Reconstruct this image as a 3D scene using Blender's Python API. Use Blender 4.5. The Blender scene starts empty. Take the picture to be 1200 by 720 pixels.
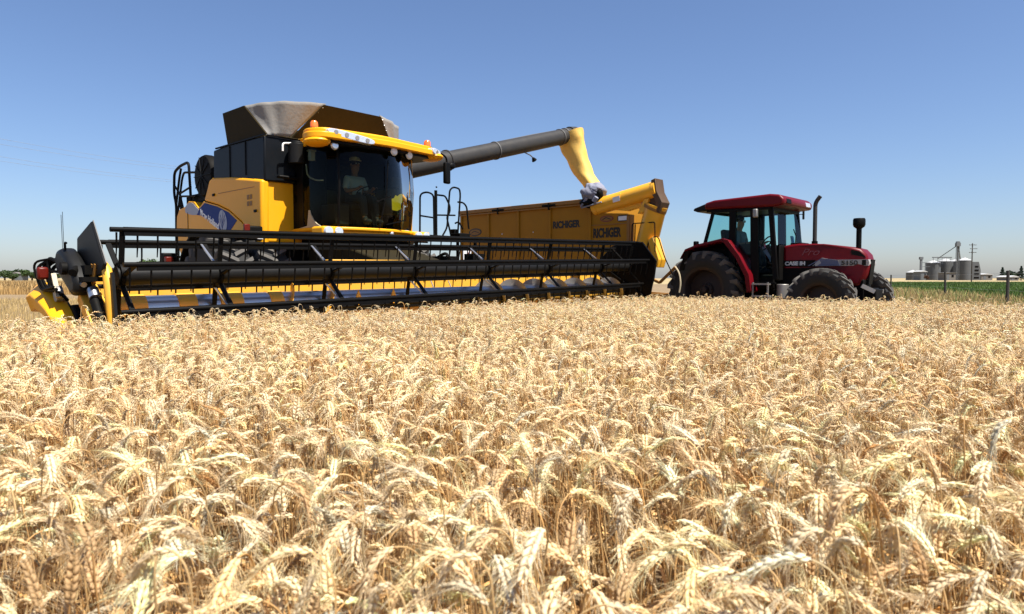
import bpy, bmesh, math, random
import numpy as np
from mathutils import Vector, Matrix, Euler
R = math.radians
random.seed(7); rng = np.random.default_rng(11)
scn = bpy.context.scene
col = scn.collection

# ------------------------------------------------------------------ camera, sky, sun, exposure
CZ = 1.13
cam = bpy.data.cameras.new('camera'); cam.sensor_width = 36; cam.lens = 24.0
cam.clip_start = 0.05; cam.clip_end = 6000
cam.dof.use_dof = True; cam.dof.focus_distance = 9.0; cam.dof.aperture_fstop = 7.0
co = bpy.data.objects.new('camera', cam); col.objects.link(co)
co.location = (0, 0, CZ); co.rotation_euler = (R(90) - math.atan(34 / 800), 0, 0)
scn.camera = co
SUN = Vector((0.75, -0.655, 0)).normalized() * math.cos(R(63)) + Vector((0, 0, math.sin(R(63))))
w = bpy.data.worlds.new('World'); scn.world = w; w.use_nodes = True
nt = w.node_tree
sky = nt.nodes.new('ShaderNodeTexSky'); sky.sky_type = 'NISHITA'; sky.sun_disc = False
sky.sun_elevation = R(63); sky.sun_rotation = math.atan2(SUN.x, SUN.y)
sky.altitude = 100; sky.air_density = 1.0; sky.dust_density = 0.85; sky.ozone_density = 8.0
bg = nt.nodes['Background']; bg.inputs[1].default_value = 0.08
wb = nt.nodes.new('ShaderNodeMix'); wb.data_type = 'RGBA'; wb.blend_type = 'MULTIPLY'; wb.inputs['Factor'].default_value = 1.0
wb.inputs['B'].default_value = (1.015, 0.93, 0.93, 1)      # white balance of the sky
nt.links.new(sky.outputs[0], wb.inputs['A']); nt.links.new(wb.outputs['Result'], bg.inputs[0])
sl = bpy.data.lights.new('sun', 'SUN'); sl.energy = 5.0; sl.angle = R(0.53); sl.color = (1, 0.95, 0.86)
so = bpy.data.objects.new('sun', sl); col.objects.link(so)
so.rotation_euler = SUN.to_track_quat('Z', 'Y').to_euler(); so.location = (0, 0, 30)
scn.view_settings.view_transform = 'Standard'; scn.view_settings.look = 'None'
scn.view_settings.exposure = 1.0; scn.view_settings.gamma = 1.0; scn.view_settings.use_curve_mapping = False
scn.render.engine = 'CYCLES'
cy = scn.cycles
cy.max_bounces = 6; cy.diffuse_bounces = 3; cy.glossy_bounces = 3; cy.transmission_bounces = 4
cy.transparent_max_bounces = 10; cy.use_denoising = True; cy.caustics_reflective = False; cy.caustics_refractive = False

# ------------------------------------------------------------------ materials
def mat(name, c, rough=0.5, metal=0.0, dirt=0.0, dirtc=(0.36, 0.27, 0.16), var=0.12, scale=3.0, bump=0.0, bscale=60.0, coat=0.0, spec=0.5):
    m = bpy.data.materials.new(name); m.use_nodes = True
    n = m.node_tree.nodes; l = m.node_tree.links; b = n['Principled BSDF']
    b.inputs['Roughness'].default_value = rough; b.inputs['Metallic'].default_value = metal
    b.inputs['Coat Weight'].default_value = coat; b.inputs['Coat Roughness'].default_value = 0.15
    b.inputs['Specular IOR Level'].default_value = spec
    tc = n.new('ShaderNodeTexCoord')
    nz = n.new('ShaderNodeTexNoise'); nz.inputs['Scale'].default_value = scale; nz.inputs['Detail'].default_value = 6; nz.inputs['Roughness'].default_value = 0.65
    l.new(tc.outputs['Object'], nz.inputs['Vector'])
    mx = n.new('ShaderNodeMix'); mx.data_type = 'RGBA'
    mx.inputs['A'].default_value = tuple(v * (1 - var) for v in c) + (1,)
    mx.inputs['B'].default_value = tuple(min(1, v * (1 + var)) for v in c) + (1,)
    l.new(nz.outputs['Fac'], mx.inputs['Factor'])
    out = mx.outputs['Result']
    if dirt > 0:
        n2 = n.new('ShaderNodeTexNoise'); n2.inputs['Scale'].default_value = scale * 1.7; n2.inputs['Detail'].default_value = 9; n2.inputs['Roughness'].default_value = 0.75
        l.new(tc.outputs['Object'], n2.inputs['Vector'])
        mr = n.new('ShaderNodeMapRange'); mr.inputs['From Min'].default_value = 0.38; mr.inputs['From Max'].default_value = 0.72
        mr.inputs['To Min'].default_value = dirt * 0.25; mr.inputs['To Max'].default_value = dirt
        l.new(n2.outputs['Fac'], mr.inputs['Value'])
        m2 = n.new('ShaderNodeMix'); m2.data_type = 'RGBA'; m2.inputs['B'].default_value = dirtc + (1,)
        l.new(out, m2.inputs['A']); l.new(mr.outputs['Result'], m2.inputs['Factor']); out = m2.outputs['Result']
        ra = n.new('ShaderNodeMapRange'); ra.inputs['To Min'].default_value = rough; ra.inputs['To Max'].default_value = min(1, rough + 0.5)
        l.new(mr.outputs['Result'], ra.inputs['Value']); l.new(ra.outputs['Result'], b.inputs['Roughness'])
    l.new(out, b.inputs['Base Color'])
    if bump > 0:
        n3 = n.new('ShaderNodeTexNoise'); n3.inputs['Scale'].default_value = bscale; n3.inputs['Detail'].default_value = 4
        l.new(tc.outputs['Object'], n3.inputs['Vector'])
        bp = n.new('ShaderNodeBump'); bp.inputs['Strength'].default_value = bump; bp.inputs['Distance'].default_value = 0.02
        l.new(n3.outputs['Fac'], bp.inputs['Height']); l.new(bp.outputs['Normal'], b.inputs['Normal'])
    return m
def glass(name, tint, refl=0.12, rough=0.02, fres=1.45):
    m = bpy.data.materials.new(name); m.use_nodes = True
    n = m.node_tree.nodes; l = m.node_tree.links; n.remove(n['Principled BSDF'])
    t = n.new('ShaderNodeBsdfTransparent'); t.inputs[0].default_value = tint + (1,)
    g = n.new('ShaderNodeBsdfGlossy'); g.inputs['Roughness'].default_value = rough; g.inputs[0].default_value = (refl,)*3 + (1,)
    f = n.new('ShaderNodeFresnel'); f.inputs[0].default_value = fres
    x = n.new('ShaderNodeMixShader'); l.new(f.outputs[0], x.inputs[0]); l.new(t.outputs[0], x.inputs[1]); l.new(g.outputs[0], x.inputs[2])
    l.new(x.outputs[0], n['Material Output'].inputs[0]); return m
def leafmat(name, trans=0.25, rough=0.6, ramp=None, spec=0.3):
    """plant stuff: colour picked along a ramp by a per-plant tint attribute"""
    m = bpy.data.materials.new(name); m.use_nodes = True
    n = m.node_tree.nodes; l = m.node_tree.links; b = n['Principled BSDF']
    a = n.new('ShaderNodeAttribute'); a.attribute_name = 'tint'
    l.new(a.outputs['Color'], b.inputs['Base Color']); b.inputs['Roughness'].default_value = rough
    b.inputs['Specular IOR Level'].default_value = spec
    t = n.new('ShaderNodeBsdfTranslucent'); l.new(a.outputs['Color'], t.inputs[0])
    x = n.new('ShaderNodeMixShader'); x.inputs[0].default_value = trans
    l.new(b.outputs[0], x.inputs[1]); l.new(t.outputs[0], x.inputs[2]); l.new(x.outputs[0], n['Material Output'].inputs[0])
    return m

YEL = mat('yellow_paint', (0.80, 0.36, 0.006), 0.36, dirt=0.04, var=0.07, coat=0.0, spec=0.22)
YEL2 = mat('worn_yellow_paint', (0.82, 0.40, 0.015), 0.45, dirt=0.28, var=0.12)
YCAN = mat('yellow_rubber', (0.76, 0.47, 0.085), 0.6, dirt=0.2, var=0.08, bump=0.25, bscale=9)
OCH = mat('ochre_paint', (0.38, 0.165, 0.005), 0.5, dirt=0.22, dirtc=(0.2, 0.11, 0.03), var=0.12, scale=1.6, spec=0.2)
OCHD = mat('ochre_rail_paint', (0.26, 0.11, 0.008), 0.5, dirt=0.3, dirtc=(0.3, 0.18, 0.06))
CARTY = mat('cart_yellow_paint', (0.86, 0.42, 0.01), 0.36, dirt=0.2, var=0.08, coat=0.3)
BLK = mat('black_paint', (0.0025, 0.0025, 0.0025), 0.5, dirt=0.008, var=0.2, spec=0.10)
BLKM = mat('black_matt', (0.003, 0.003, 0.003), 0.6, dirt=0.012, var=0.3, spec=0.08)
SHLD = mat('black_plastic', (0.006, 0.0065, 0.007), 0.5, dirt=0.015, var=0.25, spec=0.18)
NAVY = mat('dark_tank_paint', (0.004, 0.006, 0.009), 0.45, dirt=0.01, var=0.2, spec=0.15)
OLIVE = mat('brown_flap_paint', (0.02, 0.014, 0.004), 0.6, spec=0.06, dirt=0.02, var=0.2)
GREYC = mat('grey_canvas', (0.20, 0.195, 0.185), 0.85, dirt=0.12, var=0.15, bump=0.3, bscale=14)
BLUEC = mat('blue_grey_canvas', (0.17, 0.185, 0.25), 0.85, dirt=0.15, bump=0.4, bscale=12)
BANDM = mat('grey_band', (0.08, 0.08, 0.08), 0.5, dirt=0.1)
TUBE = mat('dark_grey_paint', (0.03, 0.03, 0.03), 0.45, dirt=0.05, spec=0.25)
STEEL = mat('worn_steel', (0.55, 0.56, 0.58), 0.28, metal=0.9, dirt=0.16, var=0.15)
STEELD = mat('dull_steel', (0.3, 0.3, 0.3), 0.45, metal=0.7, dirt=0.3)
RUB = mat('tyre_rubber', (0.008, 0.008, 0.008), 0.8, dirt=0.15, dirtc=(0.05, 0.042, 0.034), var=0.3, scale=5)
LUG = mat('dusty_sunlit_lug', (0.045, 0.043, 0.04), 0.75, dirt=0.45, dirtc=(0.16, 0.14, 0.115), var=0.3, scale=5)  # lugs lighter than the carcass: dust and wear, plus sunlight put into the colour
RED = mat('red_paint', (0.11, 0.0012, 0.005), 0.4, dirt=0.02, dirtc=(0.15, 0.04, 0.03), var=0.08, coat=0.0, spec=0.2)
RIMR = mat('dark_rim_paint', (0.014, 0.005, 0.004), 0.6, dirt=0.12, dirtc=(0.07, 0.045, 0.025))
REDD = mat('dull_red_paint', (0.16, 0.006, 0.01), 0.45, dirt=0.2)
ORL = mat('amber_lens', (0.85, 0.16, 0.02), 0.25, var=0.05, coat=0.6)
REDL = mat('red_lens', (0.11, 0.009, 0.004), 0.4, var=0.2, spec=0.2)
WHT = mat('white_paint', (0.75, 0.75, 0.74), 0.4, dirt=0.12)
LENS = mat('lamp_lens', (0.72, 0.74, 0.78), 0.12, metal=0.5, var=0.2, scale=30)
DEC = mat('blue_decal', (0.010, 0.03, 0.17), 0.5, var=0.1, spec=0.12)
LEAFD = mat('pale_decal', (0.34, 0.37, 0.44), 0.5, var=0.15, spec=0.2)
BEI = mat('beige_trim', (0.42, 0.36, 0.24), 0.5, dirt=0.2)
INK = mat('black_lettering', (0.012, 0.01, 0.008), 0.5)
SILV = mat('silver_lettering', (0.55, 0.55, 0.53), 0.4, metal=0.2)
YDEC = mat('yellow_decal', (0.9, 0.62, 0.01), 0.5, var=0.05)
GLC = glass('dark_cab_glass', (0.42, 0.49, 0.40), 0.6, fres=1.24)
GLT = glass('tinted_tractor_glass', (0.62, 0.86, 0.85), 0.5, fres=1.3)
SEAT = mat('seat_fabric', (0.03, 0.03, 0.035), 0.8)
SKIN = mat('skin', (0.38, 0.2, 0.13), 0.55, var=0.05)
SHIRT = mat('pale_shirt', (0.55, 0.6, 0.68), 0.8, bump=0.3, bscale=20)
SHIRTG = mat('grey_shirt', (0.16, 0.19, 0.2), 0.8, bump=0.3, bscale=20)
TROU = mat('dark_trousers', (0.03, 0.035, 0.05), 0.85)
HAIR = mat('dark_hair', (0.015, 0.012, 0.01), 0.6)
WOOD = mat('weathered_wood', (0.12, 0.10, 0.085), 0.85, var=0.3, scale=6)
WOODD = mat('dark_post_wood', (0.04, 0.035, 0.03), 0.85, var=0.3, scale=6)
GALV = mat('galvanised_sheet', (0.075, 0.08, 0.085), 0.6, metal=0.1, dirt=0.15, dirtc=(0.2, 0.19, 0.18), var=0.15, scale=0.4)
ROOFM = mat('pale_sheet_roof', (0.42, 0.42, 0.41), 0.5, var=0.1, scale=0.4)
CONC = mat('concrete', (0.14, 0.13, 0.12), 0.9, var=0.15, scale=0.5)
GREYD = mat('grey_structure', (0.11, 0.12, 0.13), 0.7, var=0.15)
PLNT = leafmat('plants', 0.3)
WHEATM = leafmat('wheat', 0.28, 0.6)
TREEM = leafmat('tree_leaves', 0.2)
WIREM = mat('grey_wire', (0.22, 0.24, 0.27), 0.6)
BARK = mat('bark', (0.09, 0.065, 0.045), 0.9, var=0.3)

# ------------------------------------------------------------------ mesh helper
class MB:
    def __init__(s): s.v = []; s.f = []
    def add(s, vs, fs):
        o = len(s.v); s.v += [tuple(v) for v in vs]; s.f += [tuple(i + o for i in f) for f in fs]; return s
    def box(s, c, size, rot=None):
        hx, hy, hz = (d / 2 for d in size); vs = []
        for x, y, z in ((-1,-1,-1),(1,-1,-1),(1,1,-1),(-1,1,-1),(-1,-1,1),(1,-1,1),(1,1,1),(-1,1,1)):
            p = Vector((x*hx, y*hy, z*hz))
            if rot is not None: p = Euler(rot).to_matrix() @ p
            vs.append(p + Vector(c))
        return s.add(vs, [(0,3,2,1),(4,5,6,7),(0,1,5,4),(1,2,6,5),(2,3,7,6),(3,0,4,7)])
    def hexa(s, a, b):      # two quads (4 points each) joined
        return s.add(list(a) + list(b), [(3,2,1,0),(4,5,6,7),(0,1,5,4),(1,2,6,5),(2,3,7,6),(3,0,4,7)])
    def bar(s, p0, p1, wdt, hgt, up=(0,0,1)):
        p0 = Vector(p0); p1 = Vector(p1); d = (p1-p0).normalized(); u = Vector(up)
        if abs(d.dot(u)) > .98: u = Vector((1,0,0))
        sd = d.cross(u).normalized(); u = sd.cross(d).normalized()
        q = lambda p: [p - sd*wdt/2 - u*hgt/2, p + sd*wdt/2 - u*hgt/2, p + sd*wdt/2 + u*hgt/2, p - sd*wdt/2 + u*hgt/2]
        return s.hexa(q(p0), q(p1))
    def prism(s, pts, ax, a, b):
        """2D polygon extruded along an axis: ax 'Y' -> pts are (x,z); 'X' -> (y,z); 'Z' -> (x,y)"""
        def P(p, t): return {'Y': (p[0], t, p[1]), 'X': (t, p[0], p[1]), 'Z': (p[0], p[1], t)}[ax]
        n = len(pts); ar = sum(pts[i][0]*pts[(i+1) % n][1] - pts[(i+1) % n][0]*pts[i][1] for i in range(n))
        if (ar < 0) != (ax == 'Y'): pts = pts[::-1]
        if a > b: a, b = b, a
        vs = [P(p, a) for p in pts] + [P(p, b) for p in pts]
        return s.add(vs, [tuple(range(n))[::-1], tuple(range(n, 2*n))] + [(i, (i+1) % n, n+(i+1) % n, n+i) for i in range(n)])
    def ring(s, c, d, r, seg, ref=None):
        d = Vector(d).normalized(); u = Vector(ref) if ref else (Vector((0,0,1)) if abs(d.z) < .9 else Vector((1,0,0)))
        a = d.cross(u).normalized(); b = d.cross(a)
        return [Vector(c) + (a*math.cos(2*math.pi*i/seg) + b*math.sin(2*math.pi*i/seg)) * r for i in range(seg)]
    def tube(s, pts, r, seg=8, caps=True, squash=None):
        pts = [Vector(p) for p in pts]; n = len(pts); rr = r if isinstance(r, (list, tuple)) else [r]*n
        vs = []; fs = []
        d0 = (pts[1]-pts[0]).normalized(); u = Vector((0,0,1)) if abs(d0.z) < .9 else Vector((1,0,0))
        for i, p in enumerate(pts):
            d = (pts[min(i+1, n-1)] - pts[max(i-1, 0)]).normalized()
            a = d.cross(u).normalized(); b = a.cross(d).normalized(); u = b
            for k in range(seg):
                t = 2*math.pi*k/seg; vs.append(p + (a*math.cos(t) + b*math.sin(t)) * rr[i])
        for i in range(n-1):
            for k in range(seg):
                k2 = (k+1) % seg; fs.append((i*seg+k, i*seg+k2, (i+1)*seg+k2, (i+1)*seg+k))
        if caps: fs += [tuple(range(seg))[::-1], tuple(range((n-1)*seg, n*seg))]
        return s.add(vs, fs)
    def cyl(s, p0, p1, r0, r1=None, seg=20): return s.tube([p0, p1], [r0, r0 if r1 is None else r1], seg)
    def lathe(s, prof, c, axis='Y', seg=32):
        """prof: list of (radius, height along axis)"""
        vs = []; fs = []; n = len(prof); C = Vector(c)
        for r, h in prof:
            for k in range(seg):
                t = 2*math.pi*k/seg; x, y = r*math.cos(t), r*math.sin(t)
                vs.append(C + Vector({'Y': (x, h, y), 'Z': (x, y, h), 'X': (h, x, y)}[axis]))
        for i in range(n-1):
            for k in range(seg):
                k2 = (k+1) % seg; fs.append((i*seg+k, i*seg+k2, (i+1)*seg+k2, (i+1)*seg+k))
        return s.add(vs, fs)
    def ball(s, c, r, seg=12, rings=8):
        r = (r, r, r) if not isinstance(r, (tuple, list)) else r; vs = []; fs = []
        for i in range(rings+1):
            a = math.pi*i/rings
            for k in range(seg):
                t = 2*math.pi*k/seg; vs.append((c[0]+r[0]*math.sin(a)*math.cos(t), c[1]+r[1]*math.sin(a)*math.sin(t), c[2]+r[2]*math.cos(a)))
        for i in range(rings):
            for k in range(seg): fs.append((i*seg+k, (i+1)*seg+k, (i+1)*seg+(k+1) % seg, i*seg+(k+1) % seg))
        return s.add(vs, fs)
    def build(s, name, m, parent=None, bevel=0, angle=38, seg=2, fix=True):
        me = bpy.data.meshes.new(name); me.from_pydata([tuple(v) for v in s.v], [], s.f); me.validate()
        if fix:
            bm = bmesh.new(); bm.from_mesh(me)
            bmesh.ops.remove_doubles(bm, verts=bm.verts, dist=1e-5)
            bmesh.ops.recalc_face_normals(bm, faces=bm.faces); bm.to_mesh(me); bm.free()
        me.polygons.foreach_set('use_smooth', [True]*len(me.polygons)); me.set_sharp_from_angle(angle=R(angle))
        me.materials.append(m)
        o = bpy.data.objects.new(name, me); col.objects.link(o); o.parent = parent
        if bevel:
            b = o.modifiers.new('bevel', 'BEVEL'); b.width = bevel; b.segments = seg; b.limit_method = 'ANGLE'; b.angle_limit = R(35); b.harden_normals = False
        return o
def tag(o, label=None, cat=None, group=None, kind=None):
    if label: o['label'] = label
    if cat: o['category'] = cat
    if group: o['group'] = group
    if kind: o['kind'] = kind
    return o
def empty(name, loc, rz=0.0):
    o = bpy.data.objects.new(name, None); col.objects.link(o); o.location = loc; o.rotation_euler = (0, 0, rz); o.empty_display_size = 0.3; return o
def lettering(name, txt, size, origin, xdir, ydir, m, parent, width=None, bold=0.0, extrude=0.002, shear=0.0):
    """flat letters lying on a surface: origin = lower left corner"""
    cu = bpy.data.curves.new(name, 'FONT'); cu.body = txt; cu.size = size; cu.offset = bold; cu.extrude = extrude; cu.shear = shear
    t = bpy.data.objects.new(name, cu); col.objects.link(t); bpy.context.view_layer.update()
    me = bpy.data.meshes.new_from_object(t.evaluated_get(bpy.context.evaluated_depsgraph_get()))
    bpy.data.objects.remove(t); bpy.data.curves.remove(cu)
    xs = [v.co.x for v in me.vertices]; x0, x1 = min(xs), max(xs)
    k = (width/(x1-x0)) if width else 1.0
    X = Vector(xdir).normalized(); Y = Vector(ydir).normalized(); N = X.cross(Y); O = Vector(origin)
    for v in me.vertices: v.co = O + X*((v.co.x-x0)*k) + Y*v.co.y + N*v.co.z
    me.materials.clear(); me.materials.append(m); me.name = name
    o = bpy.data.objects.new(name, me); col.objects.link(o); o.parent = parent; return o
def rig(fwd, left, o0=(-0.91, 11.2)):       # combine frame (forward, left) -> world
    return (o0[0] + 0.7318*fwd + 0.6815*left, o0[1] - 0.6815*fwd + 0.7318*left)
HEAD = math.atan2(-0.6815, 0.7318)
def arc(c, r, a0, a1, n, plane='XZ'):
    out = []
    for i in range(n+1):
        t = R(a0 + (a1-a0)*i/n); out.append((c[0]+r*math.cos(t), c[1]+r*math.sin(t)))
    return out
def fillet(pts, r, seg=5):
    """round the corners of a 3D polyline"""
    pts = [Vector(p) for p in pts]; out = [pts[0]]
    for i in range(1, len(pts)-1):
        a, b, c = pts[i-1], pts[i], pts[i+1]
        da, dc = (a-b), (c-b); q = min(r, da.length*.48, dc.length*.48)
        p0 = b + da.normalized()*q; p1 = b + dc.normalized()*q
        for k in range(seg+1):
            t = k/seg; out.append(p0*(1-t)**2 + b*2*t*(1-t) + p1*t*t)
    out.append(pts[-1]); return out

# ------------------------------------------------------------------ wheels
def make_wheel(parent, c, Rr, W, Rrim, rimmat, lugs=20, side=-1, dish=0.1):
    """agricultural wheel with its axle along Y; side -1 shows its dish towards -Y. wheel > tyre, rim"""
    cx, cyy, cz = c; h = W/2
    hub = MB(); hub.lathe([(0, -side*-0.02), (Rrim*.3, 0), (Rrim*.32, side*dish*.6), (Rrim*.9, side*dish), (Rrim*.9, side*(dish-.02)), (0, side*(dish*.4))], c, 'Y', 28)
    for k in range(8):
        t = 2*math.pi*k/8; x, z = cx+Rrim*.24*math.cos(t), cz+Rrim*.24*math.sin(t)
        hub.cyl((x, cyy+side*.0, z), (x, cyy+side*.045, z), .018, seg=6)
    hub.cyl((cx, cyy, cz), (cx, cyy+side*.11, cz), Rrim*.16, Rrim*.12, 16)
    wo = hub.build('wheel', rimmat, parent)
    ty = MB(); t0 = Rr*.925
    ty.lathe([(Rrim, -h*.78), (Rrim+.03, -h*.92), (Rrim*.5+Rr*.5, -h*1.0), (t0*.97, -h*.93), (t0, -h*.72), (t0*1.008, 0), (t0, h*.72), (t0*.97, h*.93), (Rrim*.5+Rr*.5, h), (Rrim+.03, h*.92), (Rrim, h*.78)], c, 'Y', 56)
    ty.build('tyre', RUB, wo, angle=45)
    ty = MB(); da = 2*math.pi/lugs
    for k in range(lugs):
        for sgn in (-1, 1):
            a0 = k*da + (da/2 if sgn > 0 else 0)
            def P(r, y, a): return (cx + r*math.cos(a), cyy + y, cz + r*math.sin(a))
            hw = da*.16; sl = da*.75
            rows = []
            for q in range(4):
                f = q/3; y = sgn*(-h*.06 + h*1.0*f); a = a0 + sl*f; ro = Rr*(1.0 - .012*f*f); ri = t0*(.985 if q < 3 else .93)
                rows.append([P(ri, y, a-hw*1.25), P(ri, y, a+hw*1.25), P(ro, y, a+hw), P(ro, y, a-hw)])
            y = sgn*h*1.0
            rows.append([P(t0*.86, sgn*h*.985, a0+sl*1.12-hw), P(t0*.86, sgn*h*.985, a0+sl*1.12+hw), P(t0*.88, sgn*h*1.015, a0+sl*1.12+hw*.8), P(t0*.88, sgn*h*1.015, a0+sl*1.12-hw*.8)])
            vs = [p for r_ in rows for p in r_]; fs = [(0, 1, 2, 3), (16, 19, 18, 17)]
            for q in range(4):
                for e in range(4): fs.append((q*4+e, (q+1)*4+e, (q+1)*4+(e+1) % 4, q*4+(e+1) % 4))
            ty.add(vs, fs)
    tro = ty.build('tread', LUG, wo, angle=45)
    rm = MB(); rm.lathe([(Rrim*.9, -h*.7), (Rrim*1.0, -h*.8), (Rrim*1.04, -h*.84), (Rrim*1.04, -h*.79), (Rrim*.88, -h*.5), (Rrim*.86, 0), (Rrim*.88, h*.5), (Rrim*1.04, h*.79), (Rrim*1.04, h*.84), (Rrim, h*.8), (Rrim*.9, h*.7), (Rrim*.86, h*.45), (Rrim*.84, 0), (Rrim*.86, -h*.45), (Rrim*.9, -h*.7)], c, 'Y', 40)
    rm.build('rim', rimmat, wo)
    return wo

# ------------------------------------------------------------------ people (seated at a wheel)
def skinned(name, pts, edges, radii, m, parent, sub=1, root=0):
    me = bpy.data.meshes.new(name); me.from_pydata(pts, edges, []); me.materials.append(m)
    o = bpy.data.objects.new(name, me); col.objects.link(o); o.parent = parent
    md = o.modifiers.new('skin', 'SKIN'); md.use_smooth_shade = True
    sv = me.skin_vertices[0].data
    for i, r in enumerate(radii): sv[i].radius = (r, r) if not isinstance(r, tuple) else r; sv[i].use_root = (i == root)
    sb = o.modifiers.new('sub', 'SUBSURF'); sb.levels = sub; sb.render_levels = sub
    return o
def person(loc, rz, shirt, label, cap=None, reach=0.42):
    """seated person facing local +X, seat at local z=0"""
    root = empty('person', loc, rz); tag(root, label, 'person')
    P = [(0,0,.10), (.02,0,.28), (.0,0,.46), (-.01,0,.55), (.0,0,.60), (.02,0,.69), (.03,0,.80)]
    E = [(0,1),(1,2),(2,3),(3,4),(4,5),(5,6)]; Rd = [.13, .125, .14, .07, .05, .09, .085]
    for s in (-1, 1):
        b = len(P)
        P += [(-.0, s*.17, .49), (.06, s*.24, .24), (reach-.09, s*.17, .27), (reach-.01, s*.155, .295)]; E += [(2,b),(b,b+1),(b+1,b+2),(b+2,b+3)]; Rd += [.06, .046, .03, .03]
        b = len(P)
        P += [(.06, s*.09, .08), (.45, s*.13, .10), (.52, s*.13, -.33), (.64, s*.13, -.36)]; E += [(0,b),(b,b+1),(b+1,b+2),(b+2,b+3)]; Rd += [.095, .065, .045, .035]
        for k in range(5):          # five bent fingers closing on the wheel, rooted in the palm
            b = len(P); dy = (k-2)*.017
            if k == 0: q = [(reach+.0, s*.155-s*.03, .31), (reach+.03, s*.155-s*.05, .30)]
            else: q = [(reach+.035, s*.155+s*dy, .315), (reach+.06-.004*abs(k-2), s*.155+s*dy, .295)]
            hand = 7 + (0 if s < 0 else 8+10) + 3
            P += q; E += [(hand, b), (b, b+1)]; Rd += [.009, .008]
    skinned('body', P, E, Rd, SKIN, root, 2)
    f = MB(); f.ball((.118, 0, .765), (.022, .016, .026)); f.build('nose', SKIN, root)
    e = MB()
    for s in (-1, 1): e.ball((.103, s*.033, .79), .012, 8, 6)
    e.build('eyes', WHT, root)
    e = MB()
    for s in (-1, 1): e.ball((.025, s*.088, .77), (.022, .012, .032), 8, 6)
    e.build('ears', SKIN, root)
    skinned('shirt', [(0,0,.08), (.02,0,.28), (.0,0,.46), (-.005,0,.53)] + [(-.0,-.17,.49), (.05,-.235,.27), (.0,.17,.49), (.05,.235,.27)], [(0,1),(1,2),(2,3),(2,4),(4,5),(2,6),(6,7)], [.15, .145, .16, .08, .085, .07, .085, .07], shirt, root, 2)
    skinned('trousers', [(0,0,.06)] + [(.08,-.09,.08), (.45,-.13,.10), (.515,-.13,-.28), (.08,.09,.08), (.45,.13,.10), (.515,.13,-.28)], [(0,1),(1,2),(2,3),(0,4),(4,5),(5,6)], [.15, .11, .085, .07, .11, .085, .07], TROU, root, 2)
    for s in (-1, 1):
        f = MB(); f.ball((.60, s*.13, -.365), (.13, .05, .055), 12, 8); f.ball((.53, s*.13, -.32), (.055, .05, .07), 10, 8); f.build('shoe', SEAT, root)
    h = MB(); h.ball((-.005, 0, .835), (.105, .098, .085), 14, 10); h.build('hair', HAIR, root)
    if cap:
        c = MB(); c.lathe([(.0, .105), (.06, .095), (.1, .05), (.108, 0), (.1, -.005)], (.01, 0, .85), 'Z', 18); c.prism(arc((.06, 0), .1, -80, 80, 8), 'Z', .842, .852)
        c.build('cap', cap, root)
    return root

# ------------------------------------------------------------------ ground
def sheet(name, pts, z, m, kind='structure'):
    me = bpy.data.meshes.new(name); me.from_pydata([(x, y, z) for x, y in pts], [], [tuple(range(len(pts)))]); me.materials.append(m)
    o = bpy.data.objects.new(name, me); col.objects.link(o); o['kind'] = kind; return o
def groundmat(name, a, b, c, s1=0.15, s2=9.0):
    m = bpy.data.materials.new(name); m.use_nodes = True
    n = m.node_tree.nodes; l = m.node_tree.links; bs = n['Principled BSDF']; bs.inputs['Roughness'].default_value = 0.95
    tc = n.new('ShaderNodeTexCoord')
    n1 = n.new('ShaderNodeTexNoise'); n1.inputs['Scale'].default_value = s1; n1.inputs['Detail'].default_value = 8
    n2 = n.new('ShaderNodeTexNoise'); n2.inputs['Scale'].default_value = s2; n2.inputs['Detail'].default_value = 10; n2.inputs['Roughness'].default_value = 0.8
    l.new(tc.outputs['Object'], n1.inputs[0]); l.new(tc.outputs['Object'], n2.inputs[0])
    r1 = n.new('ShaderNodeMix'); r1.data_type = 'RGBA'; r1.inputs['A'].default_value = a + (1,); r1.inputs['B'].default_value = b + (1,)
    k1 = n.new('ShaderNodeMapRange'); k1.inputs['From Min'].default_value = .35; k1.inputs['From Max'].default_value = .65
    l.new(n1.outputs[0], k1.inputs[0]); l.new(k1.outputs[0], r1.inputs['Factor'])
    r2 = n.new('ShaderNodeMix'); r2.data_type = 'RGBA'; r2.inputs['B'].default_value = c + (1,)
    k2 = n.new('ShaderNodeMapRange'); k2.inputs['From Min'].default_value = .42; k2.inputs['From Max'].default_value = .7
    l.new(n2.outputs[0], k2.inputs[0]); l.new(k2.outputs[0], r2.inputs['Factor']); l.new(r1.outputs['Result'], r2.inputs['A'])
    l.new(r2.outputs['Result'], bs.inputs['Base Color'])
    bp = n.new('ShaderNodeBump'); bp.inputs['Strength'].default_value = 0.6; bp.inputs['Distance'].default_value = 0.05
    l.new(n2.outputs[0], bp.inputs['Height']); l.new(bp.outputs[0], bs.inputs['Normal'])
    return m
G1 = groundmat('straw_soil', (0.14, 0.09, 0.045), (0.20, 0.135, 0.065), (0.29, 0.21, 0.11))
G2 = groundmat('dry_field', (0.32, 0.24, 0.11), (0.38, 0.29, 0.14), (0.24, 0.19, 0.09), 0.03, 0.6)
G3 = groundmat('green_crop_soil', (0.07, 0.11, 0.025), (0.10, 0.15, 0.03), (0.2, 0.18, 0.08), 0.1, 3)
sheet('ground', [(-3000, -200), (3000, -200), (3000, 5000), (-3000, 5000)], 0.0, G1)
sheet('dry_field', [(-1500, 125), (1800, 125), (1800, 1800), (-1500, 1800)], 0.006, G2)
sheet('green_field', [(19, 27), (60, 27), (240, 122), (52, 122)], 0.006, G3)

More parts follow.
